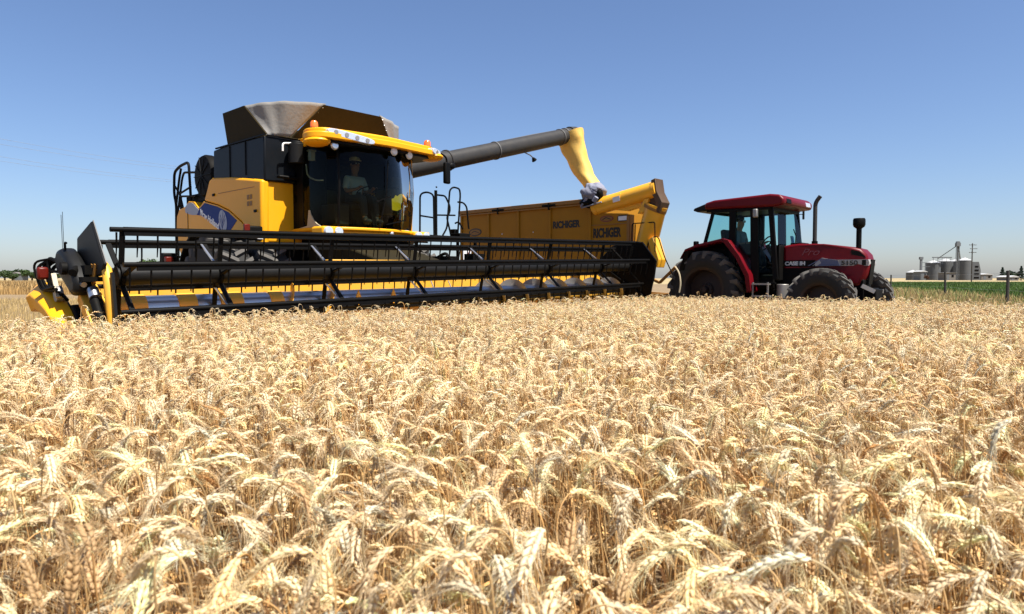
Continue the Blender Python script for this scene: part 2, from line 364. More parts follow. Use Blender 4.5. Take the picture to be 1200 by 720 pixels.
# ------------------------------------------------------------------ the combine harvester (local: +X forward, +Y its left, +Z up; X = 0 at the reel axis)
ox, oy = rig(0, 0)
cb = empty('combine_harvester', (ox, oy, 0), HEAD)
tag(cb, 'big yellow combine harvester with a very wide black reel header, unloading through its raised auger', 'combine harvester')
# -- body shields
for s in (-1, 1):
    up = [(-3.42,1.72),(-3.40,2.90),(-3.9,2.97),(-4.6,3.06),(-5.45,3.13),(-5.58,3.08),(-5.68,2.92),(-5.84,2.70),(-5.2,2.57),(-4.72,2.43),(-4.2,2.18),(-3.75,1.88),(-3.56,1.72)]
    lo = [(-3.62,1.74),(-4.2,2.17),(-4.72,2.42),(-5.2,2.56),(-5.86,2.69),(-6.02,2.60),(-6.12,2.58),(-6.32,2.72),(-6.6,2.75),(-6.78,2.65),(-7.1,2.60),(-7.24,2.46),(-7.27,2.2),(-7.14,1.75),(-6.92,1.45),(-5.5,1.40),(-5.0,1.50),(-4.72,1.80),(-4.3,1.95),(-3.9,1.93)]
    a, b = (-1.62, -1.46) if s < 0 else (1.46, 1.62)
    m = MB(); m.prism(up, 'Y', a, b); u_ = m.build('side_shield', YEL, cb, .05, seg=4)
    m = MB(); m.prism(lo, 'Y', a*.995, b*.995); l_ = m.build('rear_side_shield', YEL, cb, .05, seg=4)
    if s < 0:
        blue = [(-5.83,2.665),(-5.22,2.55),(-4.74,2.41),(-4.36,2.20),(-4.61,2.12),(-4.87,1.90),(-5.13,2.09),(-5.51,2.27),(-5.91,2.41),(-6.33,2.48),(-6.17,2.60)]
        blue = [(-5.80,2.655),(-5.22,2.54),(-4.74,2.40),(-4.38,2.22),(-4.62,2.07),(-4.85,1.90),(-5.13,2.09),(-5.51,2.26),(-5.91,2.40),(-6.20,2.44),(-6.05,2.56)]
        m = MB(); m.prism(blue, 'Y', -1.617, -1.609); d = m.build('decal', DEC, l_)
        m = MB(); m.prism([(-6.76,2.52),(-6.79,2.59),(-6.74,2.66),(-6.62,2.705),(-6.45,2.71),(-6.33,2.67),(-6.22,2.60),(-6.10,2.545),(-6.12,2.48),(-6.22,2.44),(-6.40,2.45),(-6.60,2.48)], 'Y', -1.617, -1.609); m.build('white_swoosh', LEAFD, l_)
        m = MB(); m.prism([(-4.97+.17*math.cos(t)*(1) - .05*math.sin(t), 2.24+.22*math.sin(t)) for t in [2*math.pi*k/20 for k in range(20)]], 'Y', -1.623, -1.6175); lf = m.build('leaf_emblem', LEAFD, l_)
        m = MB()
        for (x0, z0, x1, z1) in ((-4.99,2.05,-4.95,2.43),(-4.99,2.1,-5.09,2.3),(-4.98,2.18,-5.07,2.37),(-4.98,2.12,-4.86,2.28),(-4.97,2.2,-4.87,2.36)):
            m.bar((x0,-1.6245,z0), (x1,-1.6245,z1), .012, .003, (0,-1,0))
        m.build('emblem_lines', DEC, lf)
        lettering('lettering', 'New Holland', .17, (-6.02, -1.6185, 2.43), (1,0,-.40), (.2,0,1), WHT, l_, width=.92, bold=.006)
        m = MB()
        for (x, z0, z1) in ((-6.65,1.5,2.52),): m.box((x,-1.6135,(z0+z1)/2), (.018,.012,z1-z0))
        m.build('panel_seam', BLKM, l_)
        m = MB()
        for q in range(2):
            for r_ in range(2): m.box((-3.9+.11*q,-1.622,2.62-.12*r_), (.085,.006,.085))
        m.build('small_decal', OCHD, u_)
        for (x, z) in ((-3.62,2.35),(-5.35,2.78)):
            q = MB(); q.box((x,-1.63,z), (.10,.02,.05)); q.box((x+.02,-1.642,z), (.05,.012,.03)); q.build('latch', BLK, u_, .005)
        q = MB(); q.box((-4.4,-1.622,2.79), (1.5,.006,.012)); q.build('shield_crease', OCHD, u_)
m = MB(); m.box((-3.52,-1.19,2.34), (.14,.84,1.14)); fp = m.build('front_shield', YEL, cb, .05, seg=4)
for z in (1.98, 2.35, 2.74):
    m = MB(); m.cyl((-3.46,-.82,z), (-3.435,-.82,z), .025, seg=8); m.build('bolt', STEELD, fp)
m = MB(); m.box((-3.55,1.22,2.34), (.14,.8,1.14)); m.build('front_shield', YEL, cb, .05, seg=4)
m = MB(); m.box((-5.4,0,1.95), (3.5,2.86,1.1)); m.box((-5.4,0,2.72), (3.48,2.88,.4)); m.box((-6.9,0,1.9), (.5,2.5,1.1)); m.build('chassis', BLKM, cb)
m = MB(); m.prism([(-6.9,1.2),(-6.9,2.55),(-7.5,2.3),(-7.9,1.5),(-7.7,1.1)], 'Y', -1.2, 1.2); m.build('straw_hood', YEL2, cb, .05)
# -- grain tank and its folding top
m = MB(); m.prism([(-3.39,2.88),(-3.39,3.69),(-4.85,3.71),(-5.48,3.68),(-5.50,3.10),(-4.5,3.02)], 'Y', -1.56, 1.56); tank = m.build('grain_tank', NAVY, cb, .03)
m = MB()
for x in (-4.1, -4.75): m.box((x,-1.565,3.36), (.03,.02,.62))
m.box((-4.35,-1.565,3.70), (2.0,.03,.025)); m.box((-3.385,-.6,3.70), (.03,1.8,.025))
m.build('tank_trim', BLK, tank)
zt = 4.30
B = {'rr': (-4.86,-1.50,3.72), 'rf': (-3.34,-1.50,3.72), 'lf': (-3.34,1.45,3.72), 'lr': (-4.86,1.45,3.72)}
def slab(p, t, name, m_, par):
    p = [Vector(q) for q in p]; nrm = (p[1]-p[0]).cross(p[2]-p[0]).normalized()*t
    mm = MB(); n = len(p); mm.add([q for q in p] + [q+nrm for q in p], [tuple(range(n)), tuple(range(n, 2*n))] + [(i, (i+1) % n, n+(i+1) % n, n+i) for i in range(n)])
    return mm.build(name, m_, par)
flR = slab([(-4.90,-1.50,3.72),(-3.36,-1.50,3.72),(-4.00,-1.60,4.31),(-4.88,-1.60,4.31)], .03, 'tank_flap', OLIVE, cb)
flF = slab([(-3.33,-1.05,3.72),(-3.33,1.30,3.72),(-3.05,.74,4.36),(-3.05,-.55,4.36)], .03, 'tank_flap', OLIVE, cb)
slab([(-3.36,1.50,3.72),(-4.86,1.50,3.72),(-4.86,1.85,4.33),(-4.0,1.85,4.33)], .03, 'tank_flap', OLIVE, cb)
slab([(-4.86,1.45,3.72),(-4.86,-1.45,3.72),(-5.1,-1.2,4.28),(-5.1,1.2,4.28)], .03, 'tank_flap', OLIVE, cb)
for k in range(7):
    f = k/6
    for yy in (-.98+.42*f, 1.24-.44*f):
        m = MB(); m.ball((-3.325+.28*f*.9+.016, yy, 3.76+.54*f), .017, 6, 4); m.build('rivet', STEEL, flF)
def canvas(name, b0, b1, t0, t1, bulge, par):
    """gathered canvas corner between two flaps"""
    nu, nv = 18, 10; vs = []; fs = []
    b0, b1, t0, t1, bulge = map(Vector, (b0, b1, t0, t1, bulge))
    for j in range(nv+1):
        v = j/nv
        for i in range(nu+1):
            u = i/nu; p = b0.lerp(b1, u).lerp(t0.lerp(t1, u), v)
            k = math.sin(math.pi*u)*v; fold = .025*math.sin(u*math.pi*7+v*2)*(.3+.7*v)*math.sin(math.pi*u)
            p = p + bulge*k + bulge.normalized()*fold - Vector((0,0,.03))*math.sin(math.pi*u)*v
            vs.append(p)
    for j in range(nv):
        for i in range(nu): a = j*(nu+1)+i; fs.append((a, a+1, a+nu+2, a+nu+1))
    mm = MB(); mm.add(vs, fs); o = mm.build(name, GREYC, par, angle=80)
    sd = o.modifiers.new('thickness', 'SOLIDIFY'); sd.thickness = .012; return o
canvas('canvas_corner', (-3.42,-1.50,3.71), (-3.31,-1.1,3.71), (-4.08,-1.62,4.31), (-3.03,-.5,4.38), (.30,-.26,0), cb)
canvas('canvas_corner', (-3.31,1.24,3.71), (-3.42,1.5,3.71), (-3.03,.7,4.38), (-4.0,1.85,4.33), (.16,.1,0), cb)
# fittings between tank and cab
m = MB(); m.cyl((-3.19,-1.02,3.22), (-3.19,-1.02,3.58), .16, seg=20); m.cyl((-3.19,-1.02,3.58), (-3.19,-1.02,3.62), .12, seg=16); m.build('reservoir', SHLD, cb, .01)
m = MB(); m.box((-3.0,-.84,3.36), (.1,.1,.16)); m.box((-3.0,-.84,3.46), (.12,.14,.03)); m.build('filter_bowl', WHT, cb, .01)
m = MB(); m.tube(fillet([(-3.2,-1.30,3.42),(-3.2,-1.30,3.56),(-3.2,-1.14,3.58)], .05), .018); m.build('hose', WHT, cb); m = MB(); m.tube(fillet([(-3.0,-.95,3.2),(-3.0,-.93,2.98),(-3.0,-.75,2.93),(-3.0,-.6,2.95)], .1), .014); m.build('hose', WHT, cb)
m = MB(); m.box((-3.2,-.72,2.75), (.24,.5,1.7)); m.box((-3.3,-.85,2.97), (.12,1.0,.05)); m.build('cab_mount', BLK, cb, .02)
# -- cab
plan = [(-3.55,-.95),(-2.75,-.95),(-2.50,-.84),(-2.34,-.68),(-2.20,-.40),(-2.13,0.0),(-2.13,.25),(-2.20,.60),(-2.33,.88),(-2.48,1.05),(-2.65,1.13),(-3.55,1.15)]
def curve_glass(seq, z0, z1, name, bow=.05):
    mm = MB(); nz = 8; vs = []; fs = []
    for j in range(nz+1):
        f = j/nz; k = bow*math.sin(math.pi*f)
        for (x, y) in seq: vs.append((x + k*(1 if x > -2.7 else .3), y*(1+.02*math.sin(math.pi*f)), z0+(z1-z0)*f))
    n = len(seq)
    for j in range(nz):
        for i in range(n-1): fs.append((j*n+i, j*n+i+1, (j+1)*n+i+1, (j+1)*n+i))
    mm.add(vs, fs); return mm.build(name, GLC, cb, angle=60)
def dens(seq, k=5):
    """round a plan polyline (Catmull-Rom)"""
    out = []; n = len(seq)
    for i in range(n-1):
        p0, p1, p2, p3 = (Vector(seq[max(0, min(n-1, i+d))]) for d in (-1, 0, 1, 2))
        for q in range(k):
            t = q/k; out.append(tuple(.5*((2*p1)+(p2-p0)*t+(2*p0-5*p1+4*p2-p3)*t*t+(3*p1-p0-3*p2+p3)*t**3)))
    out.append(tuple(seq[-1])); return out
curve_glass(dens(plan[2:10]), 2.06, 3.50, 'windscreen')
curve_glass(plan[0:3], 2.1, 3.50, 'side_window'); curve_glass(plan[9:12], 2.1, 3.50, 'side_window')
m = MB(); m.tube([(-2.36,-.70,2.04),(-2.30,-.71,2.8),(-2.36,-.70,3.5)], .026)
m.box((-3.45,-.93,2.8), (.34,.07,1.6)); m.box((-3.45,1.13,2.8), (.3,.07,1.6)); m.box((-3.58,.1,2.8), (.05,2.1,1.6))
m.box((-3.0,-.93,3.52), (.7,.06,.1)); m.build('cab_frame', BLK, cb, .012)
m = MB(); m.tube([(-2.52,1.06,2.04),(-2.48,1.09,2.8),(-2.52,1.06,3.58)], .03); m.bar((-2.60,1.14,2.0), (-2.60,1.15,3.5), .05, .03); m.build('cab_pillar', YEL2, cb, .008)
m = MB(); m.prism([(-3.3,2.04),(-2.85,2.04),(-2.5,2.05),(-2.62,2.10),(-2.74,2.17),(-2.83,2.28),(-2.86,2.36),(-2.9,2.36),(-2.95,2.08)], 'Y', -.975, -.955); m.build('cab_corner_trim', BEI, cb)
base = dens([(-3.5,-1.0),(-2.7,-1.0),(-2.42,-.92),(-2.22,-.6),(-2.10,0),(-2.12,.45),(-2.27,.92),(-2.50,1.16),(-3.5,1.2)])
m = MB(); m.prism(base, 'Z', 1.98, 2.045); m.prism([(p[0]-.05, p[1]*.97) for p in base], 'Z', 1.86, 1.98); m.build('cab_floor', YEL, cb, .02)
for y0, y1 in ((-1.2,-.72), (.80,1.26)):
    m = MB(); m.prism([(-2.45,y0),(-2.12,y0+.04),(-2.08,y1-.06),(-2.3,y1)], 'Z', 1.845, 2.03); ho = m.build('headlamp_housing', YEL, cb, .04, seg=3)
    for yy in (y0+.14, y1-.14):
        m = MB(); m.lathe([(0,.02),(.075,.015),(.085,0),(.085,-.05)], (-2.09,yy,1.94), 'X', 16); m.build('headlamp', LENS, ho)
m = MB(); m.lathe([(0,.03),(.03,.02),(.045,0),(.045,-.05)], (-2.12,.30,1.965), 'X', 12); m.build('floor_lamp', LENS, cb)
m = MB(); m.box((-3.0,.1,1.76), (1.1,1.7,.2)); m.build('cab_subframe', BLK, cb)
# roof
rp = dens([(-3.3,-.95),(-2.75,-1.05),(-2.55,-1.28),(-2.25,-1.36),(-2.02,-1.18),(-1.96,-.75),(-1.88,-.1),(-1.88,.3),(-1.96,.95),(-2.0,1.30),(-2.2,1.52),(-2.6,1.50),(-3.3,1.20)])
m = MB(); m.prism(rp, 'Z', 3.52, 3.63); m.prism([(p[0]-.09 if p[0] > -3 else p[0], p[1]*.95) for p in rp], 'Z', 3.63, 3.71); m.prism([(p[0]-.22, p[1]*.86) for p in rp], 'Z', 3.71, 3.75)
roof = m.build('cab_roof', YEL, cb, .055, seg=3)
m = MB(); m.prism([(p[0]-.10, p[1]*.9) for p in rp], 'Z', 3.47, 3.52); m.build('roof_lining', BLK, roof)
m = MB(); m.ball((-2.28,-1.16,3.485), (.27,.22,.085), 18, 10); m.build('roof_lobe', YEL, roof)
m = MB(); m.ball((-2.22,1.36,3.53), (.26,.22,.09), 18, 10); m.build('roof_lobe', YEL, roof)
for cyy, wid, rot, x in ((-.66,.90,-.13,-2.02), (1.30,.30,.35,-2.07)):
    m = MB(); q = [(wid/2*math.copysign(abs(math.cos(t))**.6, math.cos(t)), .062*math.copysign(abs(math.sin(t))**.6, math.sin(t))) for t in [2*math.pi*k/24 for k in range(24)]]
    mt = Matrix.Translation((x,cyy,3.60)) @ Matrix.Rotation(rot, 4, 'Z') @ Matrix.Rotation(-.12, 4, 'X')
    front = [mt @ Vector((.075, a, b)) for a, b in q]; back = [mt @ Vector((-.14, a*1.04, b*1.1)) for a, b in q]; n = len(q)
    m.add(front+back, [tuple(range(n)), tuple(range(n, 2*n))[::-1]] + [(i, (i+1) % n, n+(i+1) % n, n+i) for i in range(n)])
    pod = m.build('lamp_panel', LENS, roof, .012)
    for k in range(4 if wid > .5 else 1):
        yy = (-.3+.2*k) if wid > .5 else 0
        c0 = mt @ Vector((.07, yy, 0)); c1 = mt @ Vector((.083, yy, 0))
        mm = MB(); mm.tube([c0, c1], [.042, .038], 14); mm.build('work_lamp', STEELD, pod)
for (y, z, x) in ((-.90,3.44,-2.14), (.26,3.47,-1.98), (.67,3.46,-2.05)):
    m = MB(); m.lathe([(0,.0),(.085,-.004)], (x+.02,y,z), 'X', 18); ln = MB(); ln.lathe([(0,.03),(.06,.024),(.08,.0),(.08,-.02)], (x,y,z), 'X', 18)
    hs = MB(); hs.lathe([(.085,.0),(.09,-.01),(.085,-.05),(.05,-.1),(0,-.11)], (x,y,z), 'X', 18); hs.bar((x-.05,y,z+.08), (x-.05,y,z+.18), .03, .03); h_ = hs.build('round_lamp', BLK, cb); ln.build('lens', LENS if y < 0 else WHT, h_)
for (x, y, z) in ((-2.40,-1.14,3.74), (-2.20,1.24,3.72)):
    m = MB(); m.lathe([(0,.13),(.045,.12),(.065,.09),(.07,0)], (x,y,z), 'Z', 18); bc = m.build('beacon', ORL, cb)
    m = MB(); m.lathe([(.085,.0),(.085,-.05),(0,-.05)], (x,y,z), 'Z', 18); m.build('beacon_base', BLK, bc)
# cab inside
m = MB(); m.box((-3.05,.12,2.5), (.5,.52,.14)); m.box((-3.28,.12,2.88), (.13,.5,.7), (0,-.12,0)); m.box((-3.33,.12,3.25), (.1,.3,.2), (0,-.1,0)); m.box((-3.05,.12,2.25), (.35,.35,.4)); m.build('driver_seat', SEAT, cb, .05, seg=3)
m = MB(); m.bar((-2.40,.12,2.06), (-2.62,.12,2.72), .09, .07); m.lathe([(.2,-.012),(.212,0),(.2,.012),(.188,0),(.2,-.012)], (0,0,0), 'Z', 24)
tv = len(m.v)-5*24
rt = Matrix.Translation((-2.66,.12,2.76)) @ Matrix.Rotation(-.5, 4, 'Y')
for i in range(tv, len(m.v)): m.v[i] = tuple(rt @ Vector(m.v[i]))
m.build('steering_wheel', BLK, cb)
m = MB(); m.box((-2.7,.62,2.62), (.5,.16,.5), (0,0,.2)); m.build('control_console', SEAT, cb, .03)
m = MB(); m.box((-2.55,.75,3.0), (.05,.26,.2)); m.bar((-2.6,.78,2.8), (-2.6,.78,3.0), .03, .03); m.build('monitor', SEAT, cb, .01)
m = MB(); m.box((-2.9,-.45,2.3), (.6,.3,.4)); m.build('tool_box', SEAT, cb, .03)
m = MB(); m.prism([(.47,2.43),(.46,2.64),(.52,2.66),(.55,2.72),(.60,2.70),(.66,2.75),(.85,2.79),(.85,2.60),(.68,2.58),(.68,2.46),(.58,2.42)], 'X', -2.335, -2.325)
yd = m.build('yellow_sticker', YDEC, cb)
m = MB(); m.bar((-2.085,.15,2.12), (-2.05,.55,2.22), .02, .02); m.bar((-2.05,-.1,2.52), (-2.04,.22,2.64), .02, .02); m.tube([(-2.08,.0,2.06),(-2.03,.12,2.7),(-2.03,.16,3.3)], .009); m.build('wiper', BLK, cb)
m = MB(); m.box((-3.52,-.2,2.5), (.03,1.2,.7)); m.build('rear_panel', mat('cab_lining', (.06,.07,.045), .8), cb)
# mirrors and left platform
m = MB(); m.box((-2.40,1.93,3.30), (.09,.17,.44), (0,0,.2)); mi = m.build('mirror', BLK, cb, .03, seg=3)
m = MB(); m.tube(fillet([(-2.3,1.45,3.62),(-2.38,1.75,3.68),(-2.40,1.93,3.62),(-2.40,1.93,3.45)], .08), .02); m.ball((-2.42,2.10,3.47), (.04,.08,.07), 10, 8); m.build('mirror_arm', BLK, cb)
m = MB(); m.box((-2.65,1.95,1.97), (.75,1.2,.06)); m.box((-2.4,2.3,2.03), (.3,.3,.08)); m.build('platform', BLKM, cb, .01)
rl = MB(); r_ = .019; X = -2.6
rl.tube(fillet([(X,1.37,2.0),(X,1.38,2.84),(X,1.56,2.90),(X,1.74,2.86),(X,1.75,2.0)], .12), r_)
rl.tube([(X,1.38,2.40),(X,1.74,2.38)], r_*.9); rl.tube([(X,1.80,2.0),(X,1.80,2.95)], .032); rl.ball((X,1.82,3.02), .02, 6, 4)
rl.tube(fillet([(X,1.82,2.86),(X,2.06,2.86),(X,2.19,2.66),(X,2.19,2.52),(X,2.1,2.42),(X,2.2,2.1),(X,2.22,2.02)], .06), r_)
rl.tube([(X,1.80,2.44),(X,2.34,2.47)], r_*.9)
rl.tube(fillet([(X+.1,1.90,2.02),(X+.1,2.02,2.18),(X+.1,2.06,2.6),(X+.1,2.1,2.98),(X+.1,2.2,3.05),(X+.1,2.38,3.03),(X+.1,2.40,2.9),(X+.1,2.32,2.02)], .09), r_)
rl.tube(fillet([(X,2.42,2.76),(X,2.58,2.76),(X,2.68,2.68),(X,2.74,2.20)], .07), r_)
rl.tube(fillet([(X,2.34,2.3),(X,2.44,2.34),(X,2.52,2.25),(X,2.56,2.18)], .05), r_)
rl.box((X,2.32,2.1), (.12,.12,.14))
rl.build('handrail', BLK, cb)
m = MB()
for k in range(5): m.bar((-2.2,2.55,.55+.3*k), (-2.75,2.55,.55+.3*k), .16, .03)
m.bar((-2.2,2.55,.45), (-2.2,2.55,2.0), .04, .06); m.bar((-2.75,2.55,.45), (-2.75,2.55,2.0), .04, .06); m.build('ladder', BLK, cb)
m = MB(); m.box((-2.0,2.12,1.62), (.02,.22,.22)); wp = m.build('warning_plate', WHT, cb)
m = MB(); m.bar((-1.985,2.04,1.55), (-1.985,2.2,1.70), .004, .06, (1,0,0)); m.build('warning_stripe', REDL, wp)
# unloading auger
A0 = Vector((-3.5,1.3,3.36)); A1 = Vector((-3.42,7.30,5.03))
m = MB(); m.tube([A0, A0.lerp(A1,.26), A0.lerp(A1,.262), A0.lerp(A1,.268), A0.lerp(A1,.27), A1], [.225,.225,.245,.245,.205,.205], 28)
ua = m.build('unloading_auger', TUBE, cb)
m = MB()
for f in (.52, .93, .965): m.tube([A0.lerp(A1,f), A0.lerp(A1,f+.006)], .222, 28)
m.tube(fillet([A0.lerp(A1,.55)+Vector((0,0,.2)), A0.lerp(A1,.75)+Vector((0,0,.21)), A0.lerp(A1,.9)+Vector((0,0,.2))], .1), .015)
m.tube(fillet([A0.lerp(A1,.68)+Vector((.1,0,-.19)), A0.lerp(A1,.72)+Vector((.1,0,-.30)), A0.lerp(A1,.735)+Vector((.1,0,-.38))], .1), .015)
m.build('auger_band', BANDM, ua)
m = MB(); L0 = A0.lerp(A1,.735)+Vector((.1,0,-.38)); m.tube([L0, L0+Vector((0,.06,-.06))], [.03,.07], 12); m.build('auger_lamp', BLK, ua)
hd = MB(); hd.tube([A1, A1+Vector((.02,.18,.03)), A1+Vector((.06,.28,-.04))], [.235,.235,.15], 24); hd.build('auger_head', TUBE, ua)
m = MB(); rows = []
pth = [(-3.38,7.30,5.02,.40,.27),(-3.30,7.36,4.72,.36,.27),(-3.17,7.38,4.35,.33,.26),(-2.98,7.40,3.95,.29,.25),(-2.74,7.41,3.65,.265,.24),(-2.56,7.41,3.34,.25,.22)]
NS = 26; vs = []; fs = []
dp = []
for i in range(len(pth)-1):
    for q in range(4): dp.append(tuple(a+(b-a)*q/4 for a, b in zip(pth[i], pth[i+1])))
dp.append(pth[-1]); rr = random.Random(4)
for j, (x, y, z, ra, rb) in enumerate(dp):
    for k in range(NS):
        t = 2*math.pi*k/NS; cr = 1 + (.08*(1-2*abs(math.sin(1.5*t+j*.08+.5))) + .03*math.sin(5*t-j*.8) + .02*math.sin(2*t+j*1.3))*(1 if j > 1 else .15)
        vs.append((x+ra*math.cos(t)*cr, y+rb*math.sin(t)*cr, z+.35*ra*math.cos(t)*(1-j/len(dp))*0 + .16*math.cos(t)*max(0, 1-j/8)))
for j in range(len(dp)-1):
    for k in range(NS): fs.append((j*NS+k, j*NS+(k+1) % NS, (j+1)*NS+(k+1) % NS, (j+1)*NS+k))
fs.append(tuple(range(NS)))
m.add(vs, fs); sp = m.build('spout', YCAN, ua, angle=70)
# rear: service ladder and rotary screen
m = MB(); m.lathe([(0,-.05),(.12,-.07),(.40,-.05),(.43,0),(.43,.12),(0,.12)], (-6.03,-1.50,3.24), 'Y', 36); rs = m.build('rotary_screen', BLKM, cb)
m = MB()
for k in range(10): t = 2*math.pi*k/10; m.bar((-6.03,-1.58,3.24), (-6.03+.4*math.cos(t),-1.565,3.24+.4*math.sin(t)), .012, .012)
m.build('screen_spokes', BLK, rs)
m = MB(); m.box((-6.1,-.6,3.0), (.9,1.7,.9)); m.build('engine_housing', BLKM, cb, .04)
m = MB(); y = -1.5
m.tube(fillet([(-7.60,y,1.45),(-7.55,y,2.76),(-7.66,y,3.0),(-7.62,y,3.48),(-7.30,y,3.58),(-6.84,y,3.62),(-6.74,y,2.62)], .12), .03)
m.tube(fillet([(-7.55,y,2.76),(-7.36,y,3.3),(-7.25,y,3.52)], .1), .026); m.tube(fillet([(-7.5,y,2.5),(-7.2,y,3.3),(-7.1,y,3.42),(-6.5,y,3.36)], .1), .024)
m.tube([(-7.62,y,3.18),(-7.35,y,2.98),(-6.75,y,3.08)], .022); m.tube([(-7.35,y,2.98),(-7.1,y,2.5)], .024); m.tube([(-7.3,y,2.92),(-6.5,y,2.86)], .022); m.tube([(-7.35,y,2.9),(-7.25,y,2.4)], .022)
m.tube([(-7.6,y,1.5),(-7.28,y,1.5)], .024); m.tube([(-7.58,y,2.1),(-7.28,y,2.1)], .024); m.tube([(-7.28,y,1.4),(-7.28,y,2.9)], .024)
m.build('service_ladder', BLK, cb)
m = MB(); m.box((-7.8,-1.6,1.58), (.16,.3,.22)); rm_ = m.build('rear_lamp', BLK, cb, .03); m = MB(); m.box((-7.62,-1.66,1.52), (.14,.16,.16)); m.build('lens', REDL, rm_, .02); m = MB(); m.bar((-7.75,-1.5,1.6), (-7.2,-1.2,1.6), .05, .05); m.build('lamp_bracket', BLK, rm_)
# front side marker beside the shield
m = MB(); m.box((-3.3,-1.80,1.92), (.1,.26,.26)); sm = m.build('side_marker', BLKM, cb, .03); m = MB(); m.box((-3.24,-1.98,2.0), (.06,.1,.14)); m.build('lens', REDL, sm, .01); m = MB(); m.box((-3.235,-1.73,1.86), (.03,.12,.08)); m.build('reflector', WHT, sm)
for y0, y1 in ((-2.5,-1.15), (1.15,2.5)):
    m = MB(); m.prism([(-3.95+1.02*math.cos(R(a)), 1.0+.98*math.sin(R(a))) for a in range(75, 161, 10)] + [(-3.95+.99*math.cos(R(a)), 1.0+.95*math.sin(R(a))) for a in range(155, 74, -10)], 'Y', y0, y1); m.build('fender', BLK, cb)
make_wheel(cb, (-3.95,-2.17,.93), .93, .62, .45, YEL2, 22, -1); make_wheel(cb, (-3.95,-1.45,.93), .93, .62, .45, YEL2, 22, -1)
make_wheel(cb, (-3.95,2.17,.93), .93, .62, .45, YEL2, 22, 1); make_wheel(cb, (-3.95,1.45,.93), .93, .62, .45, YEL2, 22, 1)
make_wheel(cb, (-7.1,-1.4,.62), .62, .42, .32, YEL2, 18, -1); make_wheel(cb, (-7.1,1.4,.62), .62, .42, .32, YEL2, 18, 1)
m = MB(); m.box((-3.95,0,.95), (.4,2.3,.4)); m.box((-7.1,0,.66), (.25,2.4,.22)); m.box((-5.4,0,1.3), (3.0,1.9,.5)); m.build('axle', BLKM, cb)
# feeder house
FEED = mat('feeder_paint', (.016,.013,.005), .6, dirt=.02, spec=.1)
m = MB(); m.prism([(-.95,.75),(-.95,1.40),(-2.0,1.66),(-3.3,2.0),(-3.4,1.2),(-2.0,.8)], 'Y', -.72, .72); m.build('feeder_house', FEED, cb, .03)
m = MB()
for y in (-.85,.85): m.cyl((-1.1,y,.9), (-3.2,y,1.1), .06)
m.tube(fillet([(-1.2,.9,1.5),(-1.5,1.1,1.62),(-2.2,1.2,1.4),(-3.0,1.0,1.5)], .2), .03); m.tube(fillet([(-1.2,1.0,1.45),(-1.6,1.3,1.5),(-2.2,1.35,1.25),(-3.0,1.1,1.3)], .2), .03); m.box((-1.6,1.15,1.42), (.4,.35,.25)); m.box((-1.35,1.7,1.40), (.25,.3,.4))
m.build('hydraulics', BLKM, cb)

# -- header (rolled slightly, far end higher)
hd = MB()
H0, H1 = -5.12, 5.12
hd.prism([(-.86,.62),(-.86,1.22),(-.80,1.22),(-.78,.80),(-.66,.68),(-.50,.63),(-.30,.61),(.0,.62),(.38,.66),(.38,.63),(.0,.585),(-.4,.575),(-.75,.60)], 'Y', H0, H1)
header = hd.build('header', YEL2, cb); header.rotation_euler = (.012, 0, 0); TILT = .0116
m = MB(); m.box((-.94,0,1.24), (.16,2*5.12,.14)); m.build('top_beam', BLK, header, .02)
m = MB(); m.box((-.93,-1.05,1.40), (.2,1.5,.07)); m.build('feeder_flange', YEL2, header, .01)
m = MB(); m.box((.42,0,.63), (.10,2*5.12,.05))
for k in range(128):
    y = -5.08 + k*.08; m.add([(.45,y-.018,.655),(.45,y+.018,.655),(.45,y+.018,.615),(.45,y-.018,.615),(.56,y-.004,.635),(.56,y+.004,.635)], [(0,1,5,4),(3,4,5,2),(0,4,3),(1,2,5),(0,3,2,1)])
m.box((-.25,0,.555), (1.1,2*5.1,.02)); m.build('cutter_bar', BLKM, header)
# auger
AX, AZ, AR = -.32, .825, .155
m = MB(); m.cyl((AX,H0+.05,AZ), (AX,H1-.05,AZ), AR, seg=28); au = m.build('auger', STEEL, header)
def flight(y0, y1, hand, name, mt, ph=0.0, pitch=.62, Ro=.27):
    mm = MB(); n = int(abs(y1-y0)/pitch*30); vs = []; fs = []
    for i in range(n+1):
        y = y0+(y1-y0)*i/n; t = hand*2*math.pi*(y-y0)/pitch+ph
        for r, e in ((AR*.97,-.004), (Ro,-.003), (Ro,.003), (AR*.97,.004)): vs.append((AX+r*math.cos(t), y+e, AZ+r*math.sin(t)))
    for i in range(n):
        for k in range(4): fs.append((i*4+k, i*4+(k+1) % 4, (i+1)*4+(k+1) % 4, (i+1)*4+k))
    mm.add(vs, fs); return mm.build(name, mt, au, angle=50)
flight(-2.9,-1.95,1,'flight',YEL2); flight(.6,5.05,-1,'flight',STEELD)
m = MB()
for y0, y1 in ((-5.02,-4.65),(-4.31,-4.08),(-3.81,-3.50),(-3.14,-2.94)):
    q = MB(); q.lathe([(.15,y0),(.172,y0+.01),(.172,y1-.01),(.15,y1)], (AX,0,AZ), 'Y', 28); sl_ = q.build('sleeve', YEL2, au)
    q = MB(); q.prism([(y1-.13,AZ+.0),(y1+.01,AZ+.0),(y1+.01,AZ-.16)], 'X', AX+.178, AX+.186); q.build('sleeve_gap_shade', OLIVE, sl_)  # dark triangle imitates the shadowed gap at the sleeve's end
for k in range(10):
    m = MB(); y = -.65+.13*k; t = k*2.1; m.cyl((AX+AR*.9*math.cos(t),y,AZ+AR*.9*math.sin(t)), (AX+.30*math.cos(t),y,AZ+.30*math.sin(t)), .010, seg=6); m.build('finger', STEELD, au)
